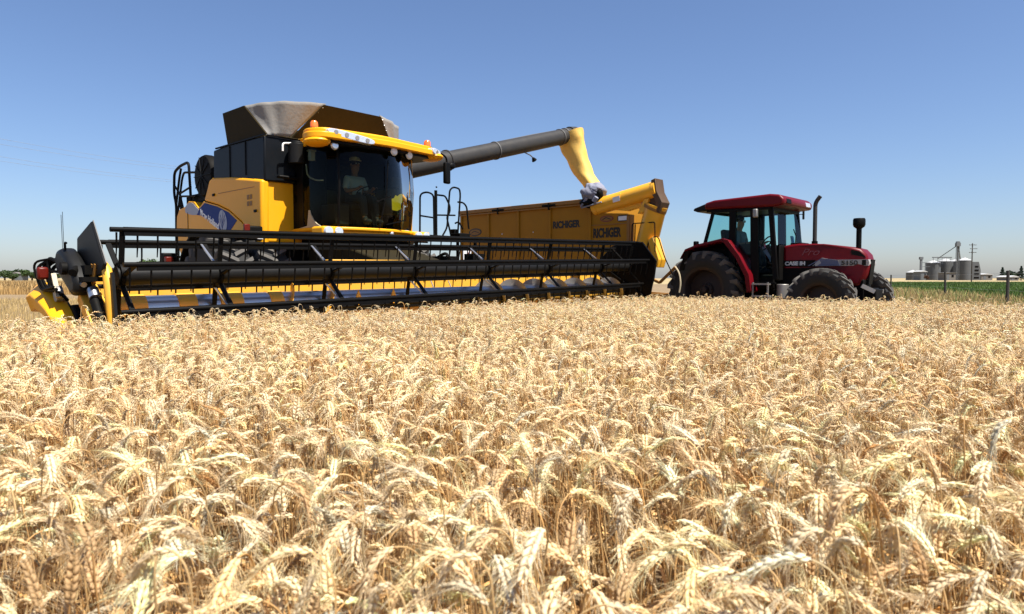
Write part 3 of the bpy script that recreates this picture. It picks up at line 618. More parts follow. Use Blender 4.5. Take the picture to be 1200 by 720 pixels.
for y in (-1.85,-1.22):
    m = MB(); m.prism([(.02,.98),(.07,.86),(.02,.76),(-.03,.86)], 'X', -.10,-.08); o = m.build('guide_plate', YEL2, header)
    for v in o.data.vertices: v.co.y += y
# reel
RX, RZ, RR = 0.0, 1.27, .525
m = MB(); m.cyl((RX,H0+.1,RZ), (RX,H1-.1,RZ), .105, seg=24); m.build('reel_tube', SHLD, header).rotation_euler.x = TILT
ang = [73+60*k for k in range(6)]
for a in ang:
    bx, bz = RX+RR*math.cos(R(a)), RZ+RR*math.sin(R(a))
    m = MB(); m.cyl((bx,H0+.02,bz), (bx,H1-.02,bz), .028, seg=10)
    m.prism([(bx-.012,bz+.03),(bx+.012,bz+.03),(bx+.018,bz-.066),(bx-.018,bz-.066)], 'Y', H0+.15, H1-.15)
    for k in range(49):
        y = -5.04 + k*.21; m.tube([(bx,y,bz-.03), (bx-.015,y,bz-.16), (bx-.05,y,bz-.30)], [.011,.010,.006], 5)
    m.build('reel_bat', BLK, header).rotation_euler.x = TILT
spY = [-4.98,-3.9,-2.37,-.9,.69,2.28,3.97,5.0]
for y in spY:
    m = MB(); m.lathe([(.085,-.02),(.15,-.02),(.15,.02),(.085,.02)], (RX,y,RZ), 'Y', 20)
    for a in ang:
        bx, bz = RX+RR*math.cos(R(a)), RZ+RR*math.sin(R(a))
        m.bar((RX+.13*math.cos(R(a-12)),y,RZ+.13*math.sin(R(a-12))), (bx,y,bz), .02, .055, (0,1,0))
    m.build('reel_spider', BLK, header).rotation_euler.x = TILT
for y in spY[1:-1]:
    for a in (133, 313):
        m = MB(); bx, bz = RX+RR*math.cos(R(a)), RZ+RR*math.sin(R(a)); m.bar((bx,y-.04,bz), (RX+.16*math.cos(R(a-40)),y-.04,RZ+.16*math.sin(R(a-40))), .014, .026, (0,1,0))
        m.build('reel_brace', STEEL, header).rotation_euler.x = TILT
# left end of the header as seen in the photo (its right hand end)
e = H0
m = MB(); m.prism([(-.66,1.36),(-.60,1.71),(-.06,1.87),(.30,1.40),(.16,1.28),(-.4,1.22)], 'Y', e-.10, e-.06); sh = m.build('reel_end_shield', SHLD, header, .02); sh.rotation_euler.x = TILT
m = MB(); m.bar((-.05,e-.08,1.872), (.31,e-.08,1.405), .022, .008, (0,1,0)); m.build('shield_edge', BANDM, sh)
m = MB(); m.prism([(-.86,.58),(-.86,1.26),(-.55,1.24),(-.2,1.02),(.34,.70),(.40,.60),(-.3,.56)], 'Y', e-.02, e); m.build('end_sheet', YEL2, header, .006)
m = MB(); m.tube([(.10,e-.06,1.36),(.20,e-.06,1.28),(.26,e-.06,1.1),(.28,e-.06,.9),(.30,e-.06,.66)], [.03,.05,.055,.05,.04], 10); m.build('crop_bow', YEL2, header)
m = MB(); m.bar((.05,e-.12,1.34), (-.15,e-.14,.80), .03, .03); m.bar((-.05,e-.12,1.34), (-.28,e-.14,.80), .03, .03); m.build('bow_strut', OCHD, header)
m = MB(); m.bar((.33,e-.05,1.25), (.40,e-.05,.66), .03, .05); m.build('end_post', SHLD, header)
dc = [(-.84,1.40),(-.74,1.52),(-.58,1.53),(-.40,1.45),(-.15,1.30),(-.05,1.15),(-.08,1.02),(-.24,1.0),(-.48,1.12),(-.74,1.24)]
m = MB(); m.prism(dc, 'Y', e-.30, e-.12); m.build('drive_cover', SHLD, header, .06, seg=4)
m = MB(); m.cyl((-.35,e-.35,1.3), (-.35,e-.0,1.3), .07); m.cyl((-.1,e-.3,1.25), (-.55,e-.05,1.42), .04); m.box((-.1,e-.15,1.18), (.4,.2,.05)); m.cyl((-.1,e-.14,1.12), (.22,e-.14,.75), .05); m.box((-.2,e-.14,1.28), (.3,.12,.1)); m.build('reel_lift', BLKM, header)
m = MB(); m.cyl((-.02,e-.14,1.07), (.06,e-.14,.98), .058); m.cyl((-.34,e-.22,1.2), (-.02,e-.22,1.12), .03); m.build('ram_rod', STEEL, header)
m = MB(); rr = random.Random(3)
for k in range(6):
    y = e-.26-.025*k; m.tube(fillet([(-.5,y,.95+.03*k),(-.8-.05*k,y,1.05),(-1.0-.03*k,y-.05,1.28+.05*(k % 3)),(-.86,y+.1,1.42),(-.6,y+.2,1.36)], .12), .014 if k % 2 else .02, 6)
m.tube(fillet([(-.9,e-.32,1.0),(-.96,e-.32,1.44),(-.78,e-.28,1.38)], .1), .02)
m.build('hoses', BLKM, header)
m = MB(); m.bar((-.72,e-.33,1.24), (-.55,e-.33,.98), .05, .03); m.build('belt_arm', BEI, header); m = MB(); m.cyl((-.64,e-.34,1.02), (-.64,e-.28,1.02), .09); m.build('pulley', STEELD, header)
m = MB(); up_ = [(-1.34,1.14),(-1.22,1.16),(-.95,1.08),(-.72,.98),(-.46,.83),(-.25,.68),(-.10,.50)]; vs = []; fs = []
for i, (x, z) in enumerate(up_):
    k = 1-.35*i/6; vs += [(x, e-.22, z), (x+.02, e-.22-.15*k, z-.03), (x+.06, e-.22-.27*k, z-.17*k), (x+.05, e-.22-.22*k, z-.34*k), (x+.03, e-.22, z-.36*k)]
for i in range(len(up_)-1):
    for k in range(5): fs.append((i*5+k, i*5+(k+1) % 5, (i+1)*5+(k+1) % 5, (i+1)*5+k))
fs += [(0,1,2,3,4), tuple(range(len(vs)-5, len(vs)))]; m.add(vs, fs); dv = m.build('crop_divider', YEL, header, .012)
m = MB(); m.bar((-1.2,e-.225,1.14), (-.50,e-.225,.84), .02, .05); m.build('divider_edge', BLK, dv)
m = MB(); m.prism([(-.66,.88),(-.42,.90),(-.14,.62),(-.2,.52),(-.5,.6)], 'Y', e-.235, e-.10); m.build('divider_shade', BLKM, header, .02)  # black piece imitates shade on the divider's inner side
m = MB(); m.bar((-.30,e-.16,1.0), (.16,e-.16,.60), .1, .14); m.build('side_brace', YEL2, header, .015)
m = MB(); m.bar((-.05,e-.08,1.02), (.25,e-.10,.62), .05, .05); m.build('side_rod', BLK, header)
m = MB(); m.box((-.78,e-.42,1.25), (.07,.11,.14)); lp = m.build('marker_lamp', REDL, header, .025); m = MB(); m.bar((-.8,e-.36,1.28), (-.7,e-.2,1.25), .03, .03); m.build('lamp_arm', BLK, lp)
m = MB(); m.cyl((-.55,e-.26,1.5), (-.55,e-.26,1.93), .0028, seg=5); m.cyl((-.60,e-.26,1.5), (-.61,e-.26,1.90), .0028, seg=5); m.tube(fillet([(-.5,e-.26,1.5),(-.5,e-.26,1.59),(-.45,e-.26,1.58)], .03), .012); m.build('whip_antenna', BLK, header)
# far end
e = H1
m = MB(); m.prism([(-.86,.56),(-.86,1.40),(-.50,1.72),(.0,1.82),(.30,1.78),(.64,1.37),(.58,1.0),(.46,.62),(.2,.56)], 'Y', e+.06, e+.11); es = m.build('reel_end_shield', BLK, header, .02); es.rotation_euler.x = TILT
m = MB(); m.bar((.30,e+.05,1.78), (.64,e+.05,1.37), .04, .02); m.bar((.62,e+.04,1.2), (.5,e+.04,.66), .04, .02); m.build('shield_edge', BLK, es)
m = MB(); m.prism([(-.86,.58),(-.86,1.26),(-.55,1.24),(-.2,1.02),(.34,.70),(.40,.60),(-.3,.56)], 'Y', e, e+.03); m.build('end_sheet', BLK, header, .006)
m = MB(); m.prism([(-.5,.55),(-.3,.8),(.4,.60),(.62,.48),(.5,.40),(.1,.45)], 'Y', e+.12, e+.30); m.build('crop_divider', SHLD, header, .04, seg=3)
m = MB(); m.box((-.75,e-.9,1.30), (.12,.34,.12)); m.build('sensor_box', WHT, header, .01)

# the driver behind the dark glass
dx, dy = rig(-3.05, .12)
person((dx, dy, 2.55), HEAD, SHIRT, 'driver in a pale shirt and white cap, steering in the tall yellow cab', cap=WHT)
# ------------------------------------------------------------------ grain cart (same heading; origin under its middle)
gx, gy = rig(-4.0, 7.4)
gc = empty('grain_cart', (gx, gy, 0), HEAD)
tag(gc, 'ochre high sided grain cart with its own folded yellow auger, filled by the raised tube', 'grain cart')
YS = -1.20
for s in (-1, 1):
    m = MB(); m.prism([(-2.6,1.42),(-2.6,3.0),(2.15,3.0),(2.15,2.74),(3.20,2.66),(3.26,1.42)] if s < 0 else [(-2.6,1.42),(-2.6,3.0),(2.15,3.0),(2.15,1.42)], 'Y', s*1.20, s*1.14); sw = m.build('side_wall', OCH, gc)
    for x in (-2.55,-1.42,-.28,.84,2.13):
        m = MB(); m.box((x,s*1.22,2.22), (.07,.04,1.56)); m.build('wall_rib', OCH, sw, .008)
    m = MB(); m.box((2.7,-1.21,2.43), (1.05,.02,.025)); m.box((3.24,-1.215,2.0), (.06,.03,1.2))
    if s < 0: m.build('wall_seam', OCHD, sw)
    if s < 0:
        lettering('lettering', 'RICHIGER', .24, (.93, -1.2035, 2.42), (1,0,0), (0,0,1), INK, sw, width=.88, bold=.012)
        lettering('lettering', 'RICHIGER', .30, (2.22, -1.2035, 2.13), (1,0,0), (0,0,1), INK, sw, width=.82, bold=.015)
        for (x, z, a, b) in ((-1.98,2.45,.26,.11), (2.62,2.57,.20,.075)):
            ov = [(x+a*math.cos(t), z+b*math.sin(t)) for t in [2*math.pi*k/24 for k in range(24)]]
            m = MB(); m.prism(ov, 'Y', -1.2005, -1.206); em = m.build('emblem', REDD if x > 0 else INK, sw)
            m = MB(); m.prism([(x+(p[0]-x)*.84, z+(p[1]-z)*.72) for p in ov], 'Y', -1.2062, -1.209); em2 = m.build('emblem_field', OCHD, em)
            m = MB(); m.bar((x-a*.6,-1.211,z-.02), (x-a*.1,-1.211,z+.03), .02, .003, (0,1,0)); m.bar((x-a*.1,-1.211,z+.03), (x+a*.6,-1.211,z-.02), .02, .003, (0,1,0)); m.build('emblem_stroke', INK, em)
        m = MB(); m.prism([(3.08+.15*math.copysign(abs(math.cos(t))**.5, math.cos(t)), 2.555+.075*math.copysign(abs(math.sin(t))**.5, math.sin(t))) for t in [2*math.pi*k/24 for k in range(24)]], 'Y', -1.2005, -1.208); wn = m.build('plate_border', INK, sw)
        m = MB(); m.box((3.08,-1.2095,2.555), (.24,.003,.10)); m.build('plate', WHT, wn)
        for x in (-.9, .25): 
            m = MB(); m.ball((x,-1.205,2.35), .018, 6, 4); m.build('bolt', WHT, sw)
m = MB(); m.box((-.22,-1.21,3.045), (4.84,.12,.10)); m.box((-.22,1.21,3.045), (4.84,.12,.10)); m.box((-2.6,0,3.04), (.1,2.3,.1)); m.box((-.22,-1.255,2.955), (4.84,.03,.04)); rl = m.build('top_rail', OCHD, gc, .01)
m = MB()
for x in (-1.0, .84): m.bar((x,-1.275,2.9), (x,-1.275,3.08), .05, .03); m.bar((x-.22,-1.275,3.01), (x+.22,-1.275,3.01), .03, .05)
m.build('rail_latch', BLKM, rl)
m = MB(); m.box((-2.56,0,2.2), (.06,2.26,1.6)); m.build('rear_wall', OCH, gc)
m = MB(); m.box((3.22,-.78,2.04), (.06,.72,1.2)); m.prism([(2.15,1.14),(3.22,-.42),(3.16,-.46),(2.09,1.10)], 'Z', 1.44, 2.66); m.prism([(2.12,2.72),(2.12,3.0),(2.18,3.0),(2.18,2.72)], 'Y', -1.14, 1.14); m.build('front_wall', OCH, gc)
m = MB(); m.hexa([(-2.6,-1.19,1.44),(3.24,-1.19,1.44),(3.24,-.42,1.44),(-2.6,1.19,1.44)][::-1], [(-1.8,-.55,.8),(2.6,-.55,.8),(2.6,.55,.8),(-1.8,.55,.8)][::-1]); m.build('hopper_floor', OCHD, gc)
gm = MB(); n = 20; vs = []; fs = []
for j in range(n+1):
    for i in range(n+1):
        x = -2.5+4.6*i/n; y = -1.12+2.24*j/n; vs.append((x, y, 2.15+.5*math.exp(-((x-1.0)**2+y*y)/1.1)))
for j in range(n):
    for i in range(n): a = j*(n+1)+i; fs.append((a, a+1, a+n+2, a+n+1))
gm.add(vs, fs); gm.build('grain_load', mat('grain', (.42,.25,.09), .9, bump=.5, bscale=40), gc)
m = MB(); m.box((.2,-.5,.78), (5.2,.12,.18)); m.box((.2,.5,.78), (5.2,.12,.18)); m.box((.1,0,.72), (.2,2.0,.18)); m.box((-.8,0,.72), (.2,2.0,.18)); m.box((1.0,0,.72), (.2,2.0,.18))
m.bar((2.6,.45,.72), (4.0,.05,.66), .1, .14); m.bar((2.6,-.45,.72), (4.0,-.05,.66), .1, .14); m.box((4.2,0,.64), (.5,.12,.08)); m.build('chassis', OCHD, gc, .01)
for x in (-.8, 1.0):
    make_wheel(gc, (x,-.98,.70), .70, .42, .34, OCHD, 18, -1); make_wheel(gc, (x,.98,.70), .70, .42, .34, OCHD, 18, 1)
RUST = mat('brown_bracket_paint', (.055,.024,.006), .6, dirt=.1)
# the cart's own auger, folded across its front
m = MB(); m.tube([(3.50,-1.05,1.5),(3.62,-1.08,1.75),(3.92,-1.12,2.72),(3.95,-1.12,2.80)], [.20,.25,.25,.27], 24); la = m.build('lower_auger', CARTY, gc)
m = MB(); m.tube([(3.90,-1.12,2.70),(3.93,-1.12,2.76)], [.275,.275], 24); m.build('auger_band', OCHD, la)
m = MB(); m.prism([(3.96,3.02),(3.92,3.36),(4.03,3.40),(4.08,3.1),(4.22,2.84),(4.12,2.60),(4.04,2.66),(4.06,2.85)], 'Y', -1.33, -.98); m.prism([(3.70,2.98),(3.85,2.62),(4.1,2.7),(4.02,3.0)], 'Y', -1.22, -1.02); m.build('hinge_bracket', RUST, la, .01)
m = MB(); m.prism([(3.86,2.0),(3.98,2.08),(4.16,1.55),(4.10,1.36),(4.02,1.42)], 'Y', -1.34, -1.0); m.build('chute_flap', CARTY, la, .02)
m = MB(); m.tube([(2.24,-1.16,2.87),(4.0,-1.16,3.17)], [.20,.20], 24); upa = m.build('upper_auger', CARTY, gc)
m = MB(); m.tube([(2.34,-1.16,2.887),(2.37,-1.16,2.892)], .21, 24); m.tube([(3.1,-1.16,3.016),(3.12,-1.16,3.02)], .204, 24); m.tube([(3.94,-1.16,3.16),(4.02,-1.16,3.173)], .215, 24); m.build('auger_band', CARTY, upa)
m = MB(); m.box((3.0,-1.362,3.0), (.2,.006,.12), (0,-.17,0)); m.build('label_plate', WHT, upa)
m = MB(); m.prism([(2.75,2.78),(3.1,2.82),(3.55,2.95),(3.60,2.80),(3.2,2.72)], 'Y', -1.18, -1.08); m.prism([(3.55,2.62),(3.72,2.95),(3.85,2.96),(3.75,2.66)], 'Y', -1.3, -1.0); m.build('auger_support', CARTY, upa, .01)
def crumple(name, c, r, seed, mt, par, amp=.18, seg=26, rings=18):
    rr = random.Random(seed); ph = [(rr.uniform(2,6), rr.uniform(2,6), rr.uniform(2,6), rr.uniform(0,6)) for _ in range(6)]
    m = MB(); m.ball((0,0,0), 1, seg, rings)
    for i, v in enumerate(m.v):
        d = sum(math.sin(a*v[0]+b*v[1]+e*v[2]+f) for a, b, e, f in ph)/6; d2 = 1-abs(math.sin(7*v[0]+5*v[2]+seed)*math.cos(6*v[1]-4*v[2])) ; k = 1+amp*2*d+.10*d2*d2
        m.v[i] = (c[0]+r[0]*v[0]*k, c[1]+r[1]*v[1]*k, c[2]+r[2]*v[2]*k)
    return m.build(name, mt, par, angle=50)
tp = crumple('canvas_sleeve', (2.22,-1.20,3.22), (.30,.28,.24), 5, BLUEC, upa, .12, 40, 28)
crumple('canvas_shade', (2.46,-1.30,3.18), (.09,.10,.13), 8, BLKM, tp, .12); crumple('canvas_shade', (2.16,-1.26,3.0), (.26,.20,.12), 9, BLKM, tp, .12)  # black lumps paint the shade in the canvas opening and folds
crumple('canvas_flap', (2.36,-1.32,3.30), (.16,.12,.10), 12, BLUEC, tp, .15, 30, 20)
m = MB(); m.tube([(2.20,-1.42,3.1),(2.02,-1.46,2.88)], [.05,.02], 6); m.tube([(2.5,-1.46,3.08),(2.42,-1.46,2.98)], [.06,.06], 6); m.tube([(2.0,-1.40,2.86),(2.6,-1.40,2.96)], .02, 6); m.build('canvas_edge', BLUEC, tp)
m = MB(); q = [(3.42,-1.34,1.5),(3.44,-1.34,2.40),(4.04,-1.34,2.40),(4.06,-1.34,1.72)]; m.tube(fillet(q, .05), .014, 6); m.tube([(3.5,-1.34,1.5),(3.52,-1.34,2.38)], .014, 6); m.build('guard_rail', BLK, gc)
m = MB(); m.tube(fillet([(3.78,-1.30,1.6),(3.88,-1.32,2.02),(4.10,-1.30,2.10),(4.22,-1.2,1.6),(4.38,-1.1,1.2)], .12), .014, 6); m.build('hose', BLKM, gc)
m = MB(); m.bar((3.75,-.95,1.10), (3.98,-1.0,1.02), .06, .06); m.bar((3.98,-1.0,1.02), (4.42,-1.05,1.38), .06, .06); m.build('drawbar_strut', OCHD, gc, .01)
m = MB(); m.tube(fillet([(4.40,-1.05,1.40),(4.52,-1.06,1.25),(4.56,-1.06,1.0),(4.52,-1.06,.8)], .1), .018, 6); m.build('oil_hose', mat('beige_hose', (.5,.42,.28), .6), gc)
# ------------------------------------------------------------------ tractor (origin under its rear axle)
tx, ty_ = rig(1.01, 7.4)
tr = empty('tractor', (tx, ty_, 0), HEAD)
tag(tr, 'dark red tractor with a glazed cab, hitched ahead of the ochre grain cart', 'tractor')
make_wheel(tr, (0,-.72,.87), .87, .50, .50, RIMR, 20, -1, -.07); make_wheel(tr, (0,.72,.87), .87, .50, .50, RIMR, 20, 1, -.07)
make_wheel(tr, (2.5,-.74,.665), .665, .38, .36, RIMR, 20, -1, -.05); make_wheel(tr, (2.70,1.05,.665), .665, .38, .36, RIMR, 20, 1, -.05)
m = MB(); m.box((0,0,.87), (.4,1.2,.4)); m.box((.9,0,.8), (2.0,.55,.6)); m.box((2.4,0,.85), (1.5,.5,.5)); m.box((2.5,0,.62), (.2,1.2,.2)); m.cyl((2.5,-.62,.66), (2.5,.62,.66), .09); m.box((-.5,0,.7), (.7,.4,.3)); m.build('transmission', BLKM, tr, .02)
hp = [(1.58,1.02),(1.58,1.82),(1.9,1.85),(2.4,1.83),(2.95,1.76),(3.16,1.71),(3.28,1.60),(3.34,1.43),(3.30,1.20),(3.16,.95),(2.9,1.0)]
m = MB(); m.prism(hp, 'Y', -.40, .40); hood = m.build('hood', RED, tr, .07, seg=4)
m = MB(); m.prism([(2.98,1.70),(3.15,1.66),(3.24,1.58),(3.27,1.54),(2.98,1.60)], 'Y', -.408, .408); m.build('hood_vent', BLK, hood)
m = MB(); m.prism([(1.60,1.37),(2.25,1.365),(2.25,1.50),(1.60,1.50)], 'Y', -.405, .405); m.build('black_band', BLK, hood)
m = MB(); m.prism([(2.20,1.375),(3.325,1.375),(3.345,1.43),(3.325,1.50),(2.62,1.50),(2.38,1.54)], 'Y', -.407, .407); m.build('silver_band', mat('silver_band', (.36,.36,.36), .4, dirt=.1), hood)
m = MB(); m.prism([(2.10,1.38),(2.75,1.378),(2.70,1.497),(2.38,1.535)], 'Y', -.409, .409); m.build('blue_band', mat('grey_blue_band', (.09,.11,.19), .4), hood)
m = MB(); m.prism([(3.20,1.385),(3.28,1.385),(3.28,1.49),(3.20,1.49)], 'Y', -.412, .412); m.build('front_badge', BLK, hood)
m = MB(); m.prism([(1.60,1.0),(2.55,1.0),(2.6,1.15),(2.5,1.34),(1.60,1.34)], 'Y', -.405, .405); m.build('engine_grille', BLKM, hood)
m = MB(); m.box((3.32,0,1.25), (.03,.40,.5), (0,.12,0)); m.build('front_grille', BLK, hood)
lettering('lettering', 'CASE IH', .105, (1.635,-.4075,1.40), (1,0,0), (0,0,1), SILV, hood, width=.42, bold=.006)
lettering('lettering', '5150', .12, (2.78,-.4095,1.395), (1,0,0), (0,0,1), INK, hood, width=.34, bold=.005)
lettering('lettering', 'Pro', .20, (1.98,-.4025,1.60), (1,0,0), (0,0,1), mat('faded_lettering', (.20,.045,.055), .5), hood, width=.36, shear=.4)
m = MB(); m.tube(fillet([(2.16,-.18,1.80),(2.16,-.18,2.70),(2.26,-.18,2.83)], .1), .042, 14); ex = m.build('exhaust_pipe', TUBE, tr); m = MB(); m.tube([(2.16,-.18,1.82),(2.16,-.18,1.90)], .06, 14); m.build('exhaust_collar', BLK, ex)
m = MB(); m.tube([(3.0,-.12,1.70),(3.0,-.12,2.18)], .05, 14); it = m.build('air_intake', BLK, tr)
m = MB(); m.lathe([(.05,2.12),(.10,2.16),(.115,2.20),(.115,2.30),(.10,2.33),(0,2.335)], (3.0,-.12,0), 'Z', 20); m.build('intake_cap', BLK, it)
m = MB(); m.box((3.15,0,.82), (.30,.46,.22)); m.box((3.32,0,.80), (.10,.46,.22)); fw = m.build('front_weights', BLKM, tr, .02)
m = MB(); m.bar((3.0,.30,.90), (3.36,.30,.86), .06, .08); m.build('front_bracket', STEELD, tr); m = MB(); m.bar((3.15,-.40,.98), (3.36,-.30,.86), .06, .08); m.build('front_bracket', STEELD, tr)
for o in [hood]+list(hood.children):
    for v in o.data.vertices:
        if v.co.x > 2.5: v.co.y *= 1 - .42*min(1, (v.co.x-2.5)/.84); v.co.x = 2.5+(v.co.x-2.5)*.87
# fenders
for s in (-1, 1):
    fo = [(-.50,1.62),(-.40,1.78),(-.1,1.88),(.48,1.99),(.62,1.95),(.88,1.61),(1.10,1.2),(1.15,.86)]
    fi = [(p[0]-.03 - (.06 if i > 3 else 0), p[1]-.06 + (.02 if i > 4 else 0)) for i, p in enumerate(fo)]
    m = MB(); m.prism(fo + fi[::-1], 'Y', s*.52, s*.98); fe = m.build('rear_fender', RED, tr, .018, seg=3)
    m = MB(); m.box((-.22,s*.80,1.90), (.09,.12,.12)); m.build('fender_lamp', BLK, fe, .02)
    m = MB(); m.prism([(-.55,1.3),(-.40,1.74),(-.30,1.74),(-.42,1.3)], 'Y', s*.53, s*.97); m.build('mud_flap', BLKM, fe)
    m = MB(); m.prism([(p[0]*.97,p[1]-.02) for p in fo] + [(.9,.8),(-.6,.9)], 'Y', s*.47, s*.50); m.build('fender_gap_blocker', BLKM, fe)  # black sheet added to block light showing through the gap above the tyre
# cab
m = MB(); Y0 = .74
for s in (-1, 1):
    y = s*Y0
    m.bar((-.05,y,1.85), (.16,y*.97,2.64), .06, .07, (0,1,0)); m.bar((.62,y,1.0), (.62,y,2.64), .15, .07, (0,1,0)); m.bar((1.14,y,1.0), (1.10,y,2.64), .17, .07, (0,1,0)); m.bar((1.58,y,1.1), (1.44,y*.96,2.64), .10, .07, (0,1,0))
    m.bar((-.05,y,1.90), (.62,y,1.98), .05, .08, (0,1,0)); m.bar((.62,y,1.02), (1.58,y,1.02), .05, .08, (0,1,0)); m.bar((.14,y*.97,2.60), (1.46,y*.97,2.60), .06, .12, (0,1,0))
m.bar((-.05,-.7,1.88), (-.05,.7,1.88), .06, .08); m.bar((.15,-.7,2.60), (.15,.7,2.60), .06, .1); m.bar((1.46,-.7,2.60), (1.46,.7,2.60), .06, .1)
cf = m.build('cab_frame', BLK, tr, .006)
m = MB(); m.box((.75,0,1.05), (1.5,1.3,.3)); m.box((1.5,0,1.45), (.2,1.2,.75)); m.box((.30,0,1.5), (.5,1.2,.65)); m.build('cab_floor', BLKM, tr, .02)
def pane(p, name='cab_window'):
    m = MB(); m.add(p, [tuple(range(len(p)))]); return m.build(name, GLT, tr, fix=False)
for s in (-1, 1):
    y = s*.735
    pane([(0.0,y,1.93),(.60,y,2.0),(.60,y*.985,2.56),(.17,y*.985,2.56)]); pane([(.65,y,1.1),(1.06,y,1.1),(1.05,y*.985,2.56),(.65,y*.985,2.56)], 'door_glass'); pane([(1.15,y,1.1),(1.55,y,1.15),(1.44,y*.985,2.56),(1.12,y*.985,2.56)])
pane([(1.60,-.70,1.84),(1.60,.70,1.84),(1.47,.68,2.56),(1.47,-.68,2.56)], 'windscreen'); pane([(-.03,-.70,1.92),(-.03,.70,1.92),(.14,.68,2.56),(.14,-.68,2.56)], 'rear_window')
m = MB(); m.prism([(-.02,2.66),(-.02,2.80),(.2,2.85),(1.45,2.89),(1.66,2.86),(1.76,2.76),(1.74,2.64),(1.5,2.62)], 'Y', -.82, .82); rf = m.build('cab_roof', RED, tr, .045, seg=3)
m = MB(); m.prism([(-.36,2.66),(-.34,2.71),(-.05,2.80),(-.03,2.64),(-.25,2.62)], 'Y', -.70, .70); m.build('rear_spoiler', SHLD, rf, .02)
m = MB(); m.box((.75,0,2.625), (1.5,1.5,.06)); m.build('roof_lining', BLK, rf)
for y in (-.55, .55):
    m = MB(); m.box((1.745,y,2.73), (.03,.26,.10), (0,-.15,0)); m.build('roof_lamp', LENS if y > 0 else BLK, rf, .01)
m = MB(); m.box((1.16,-.82,2.50), (.10,.10,.18)); m.build('side_lamp', STEELD, tr, .02)
m = MB(); m.box((1.50,.98,2.58), (.04,.06,.24)); mr = m.build('mirror', BLK, tr, .015); m = MB(); m.tube([(1.45,.72,2.56),(1.5,.97,2.58)], .01, 6); m.build('mirror_arm', BLK, mr)
m = MB(); m.tube([(1.62,.2,1.84),(1.60,.28,2.05),(1.56,.24,2.2)], .012, 6); m.build('wiper', BLK, tr); m = MB(); m.box((1.75,.1,1.86), (.25,.4,.05)); m.build('cowl', BLK, tr, .01)
m = MB(); m.box((.40,0,1.62), (.5,.5,.14)); m.box((.16,0,1.95), (.12,.48,.58), (0,-.12,0)); m.build('driver_seat', SEAT, tr, .05, seg=3)
m = MB(); m.bar((1.4,0,1.3), (1.08,0,1.86), .08, .08); m.build('steering_column', BLK, tr)
m = MB(); m.tube([(1.06+.17*math.cos(t)*.5, .19*math.sin(t), 1.90+.17*math.cos(t)*.86) for t in [2*math.pi*k/20 for k in range(21)]], .015, 8, caps=False); m.build('steering_wheel', BLK, tr)
m = MB(); m.box((.75,-.5,1.75), (.5,.16,.24)); m.bar((.9,-.5,1.85), (.95,-.5,2.05), .02, .02); m.bar((.8,-.5,1.85), (.82,-.5,2.0), .02, .02); m.build('control_console', SEAT, tr, .02)
m = MB(); m.box((1.52,.30,1.96), (.03,.26,.18), (0,-.15,.2)); m.build('papers', mat('blue_paper', (.25,.5,.75), .6), tr)
m = MB()
for z in (.48,.75,1.0): m.box((1.32,-.84,z), (.34,.22,.03))
m.bar((1.16,-.9,.45), (1.16,-.9,1.04), .03, .03); m.bar((1.48,-.9,.45), (1.48,-.9,1.04), .03, .03); m.build('steps', STEELD, tr)
m = MB(); m.cyl((1.68,-.62,.70), (1.68,-.62,1.0), .12, seg=18); m.build('filter_can', STEELD, tr, .01); m = MB(); m.box((1.7,-.5,.7), (.5,.25,.4)); m.build('fuel_tank', BLKM, tr, .04)
px_, py_ = tx + .7318*.44, ty_ - .6815*.44
person((px_, py_, 1.64), HEAD, SHIRTG, 'driver in a grey shirt sitting in the red tractor cab', reach=.58)
# ------------------------------------------------------------------ background: silos, poles, fence, sheds, trees
def bp(px, d): return ((px-600)/800*d, d)
def zz(py, d): return CZ + (326-py)/800*d
D = 350
def silo(px, wpx, top, label, d=D, grp='steel grain silos'):
    x, y = bp(px, d); r = wpx/2/800*d; h = zz(top, d)
    t = empty('grain_silo', (x, y, 0)); tag(t, label, 'silo', grp)
    m = MB(); prof = [(r, 0)]; n = int(h/.55)
    for k in range(n): z = h*k/n; prof += [(r, z+.02), (r+.05, z+h/n*.5)]
    prof += [(r, h)]; m.lathe(prof, (0,0,0), 'Z', 40); m.build('silo_wall', GALV, t, angle=60)
    m = MB()
    m.lathe([(r*1.04, h), (r*.12, h+r*.42), (r*.12, h+r*.42+.35), (0, h+r*.42+.4)], (0,0,0), 'Z', 40); m.build('silo_roof', ROOFM, t)
    m = MB(); m.bar((r*.6,-r*.85,0), (r*.6,-r*.85,h), .5, .12, (0,1,0)); m.build('silo_ladder', GREYD, t)
silo(1092.5, 15, 308.5, 'corrugated steel silo at the left of the row, slightly lower than the rest')
silo(1107, 15, 306.5, 'corrugated steel silo in the middle of the row, beneath the high catwalk', D+4)
silo(1118, 11, 306.5, 'corrugated steel silo half hidden behind the elevator tower', D+22)
silo(1129, 15.5, 305.5, 'corrugated steel silo at the right, beside the wooden utility pole', D-2)
silo(1068.5, 13, 319.5, 'short squat steel bin far left of the tall silos', D+5, 'small steel bins')
x, y = bp(1121, D-14)
t = empty('elevator_tower', (x, y, 0)); tag(t, 'tall thin grain elevator tower rising above the silos', 'elevator tower')
m = MB(); h = zz(288, D-14)
for a in (-.7,.7):
    for b in (-.4,.4): m.bar((a,b,0), (a*.8,b*.8,h), .16, .16)
for k in range(12): m.bar((-.7,-.42,h*k/12), (.7,-.42,h*(k+1)/12), .08, .08); m.bar((.7,-.42,h*k/12), (-.7,-.42,h*(k+1)/12), .08, .08)
m.box((0,0,h/2), (.7,.5,h)); m.build('shaft', GALV, t)
m = MB(); m.box((0,0,h+.4), (2.0,1.4,1.6)); m.prism([(-.9,h+1.2),(.9,h+1.2),(.5,h+2.0),(-.5,h+2.0)], 'Y', -.6, .6); m.build('tower_head', GREYD, t)
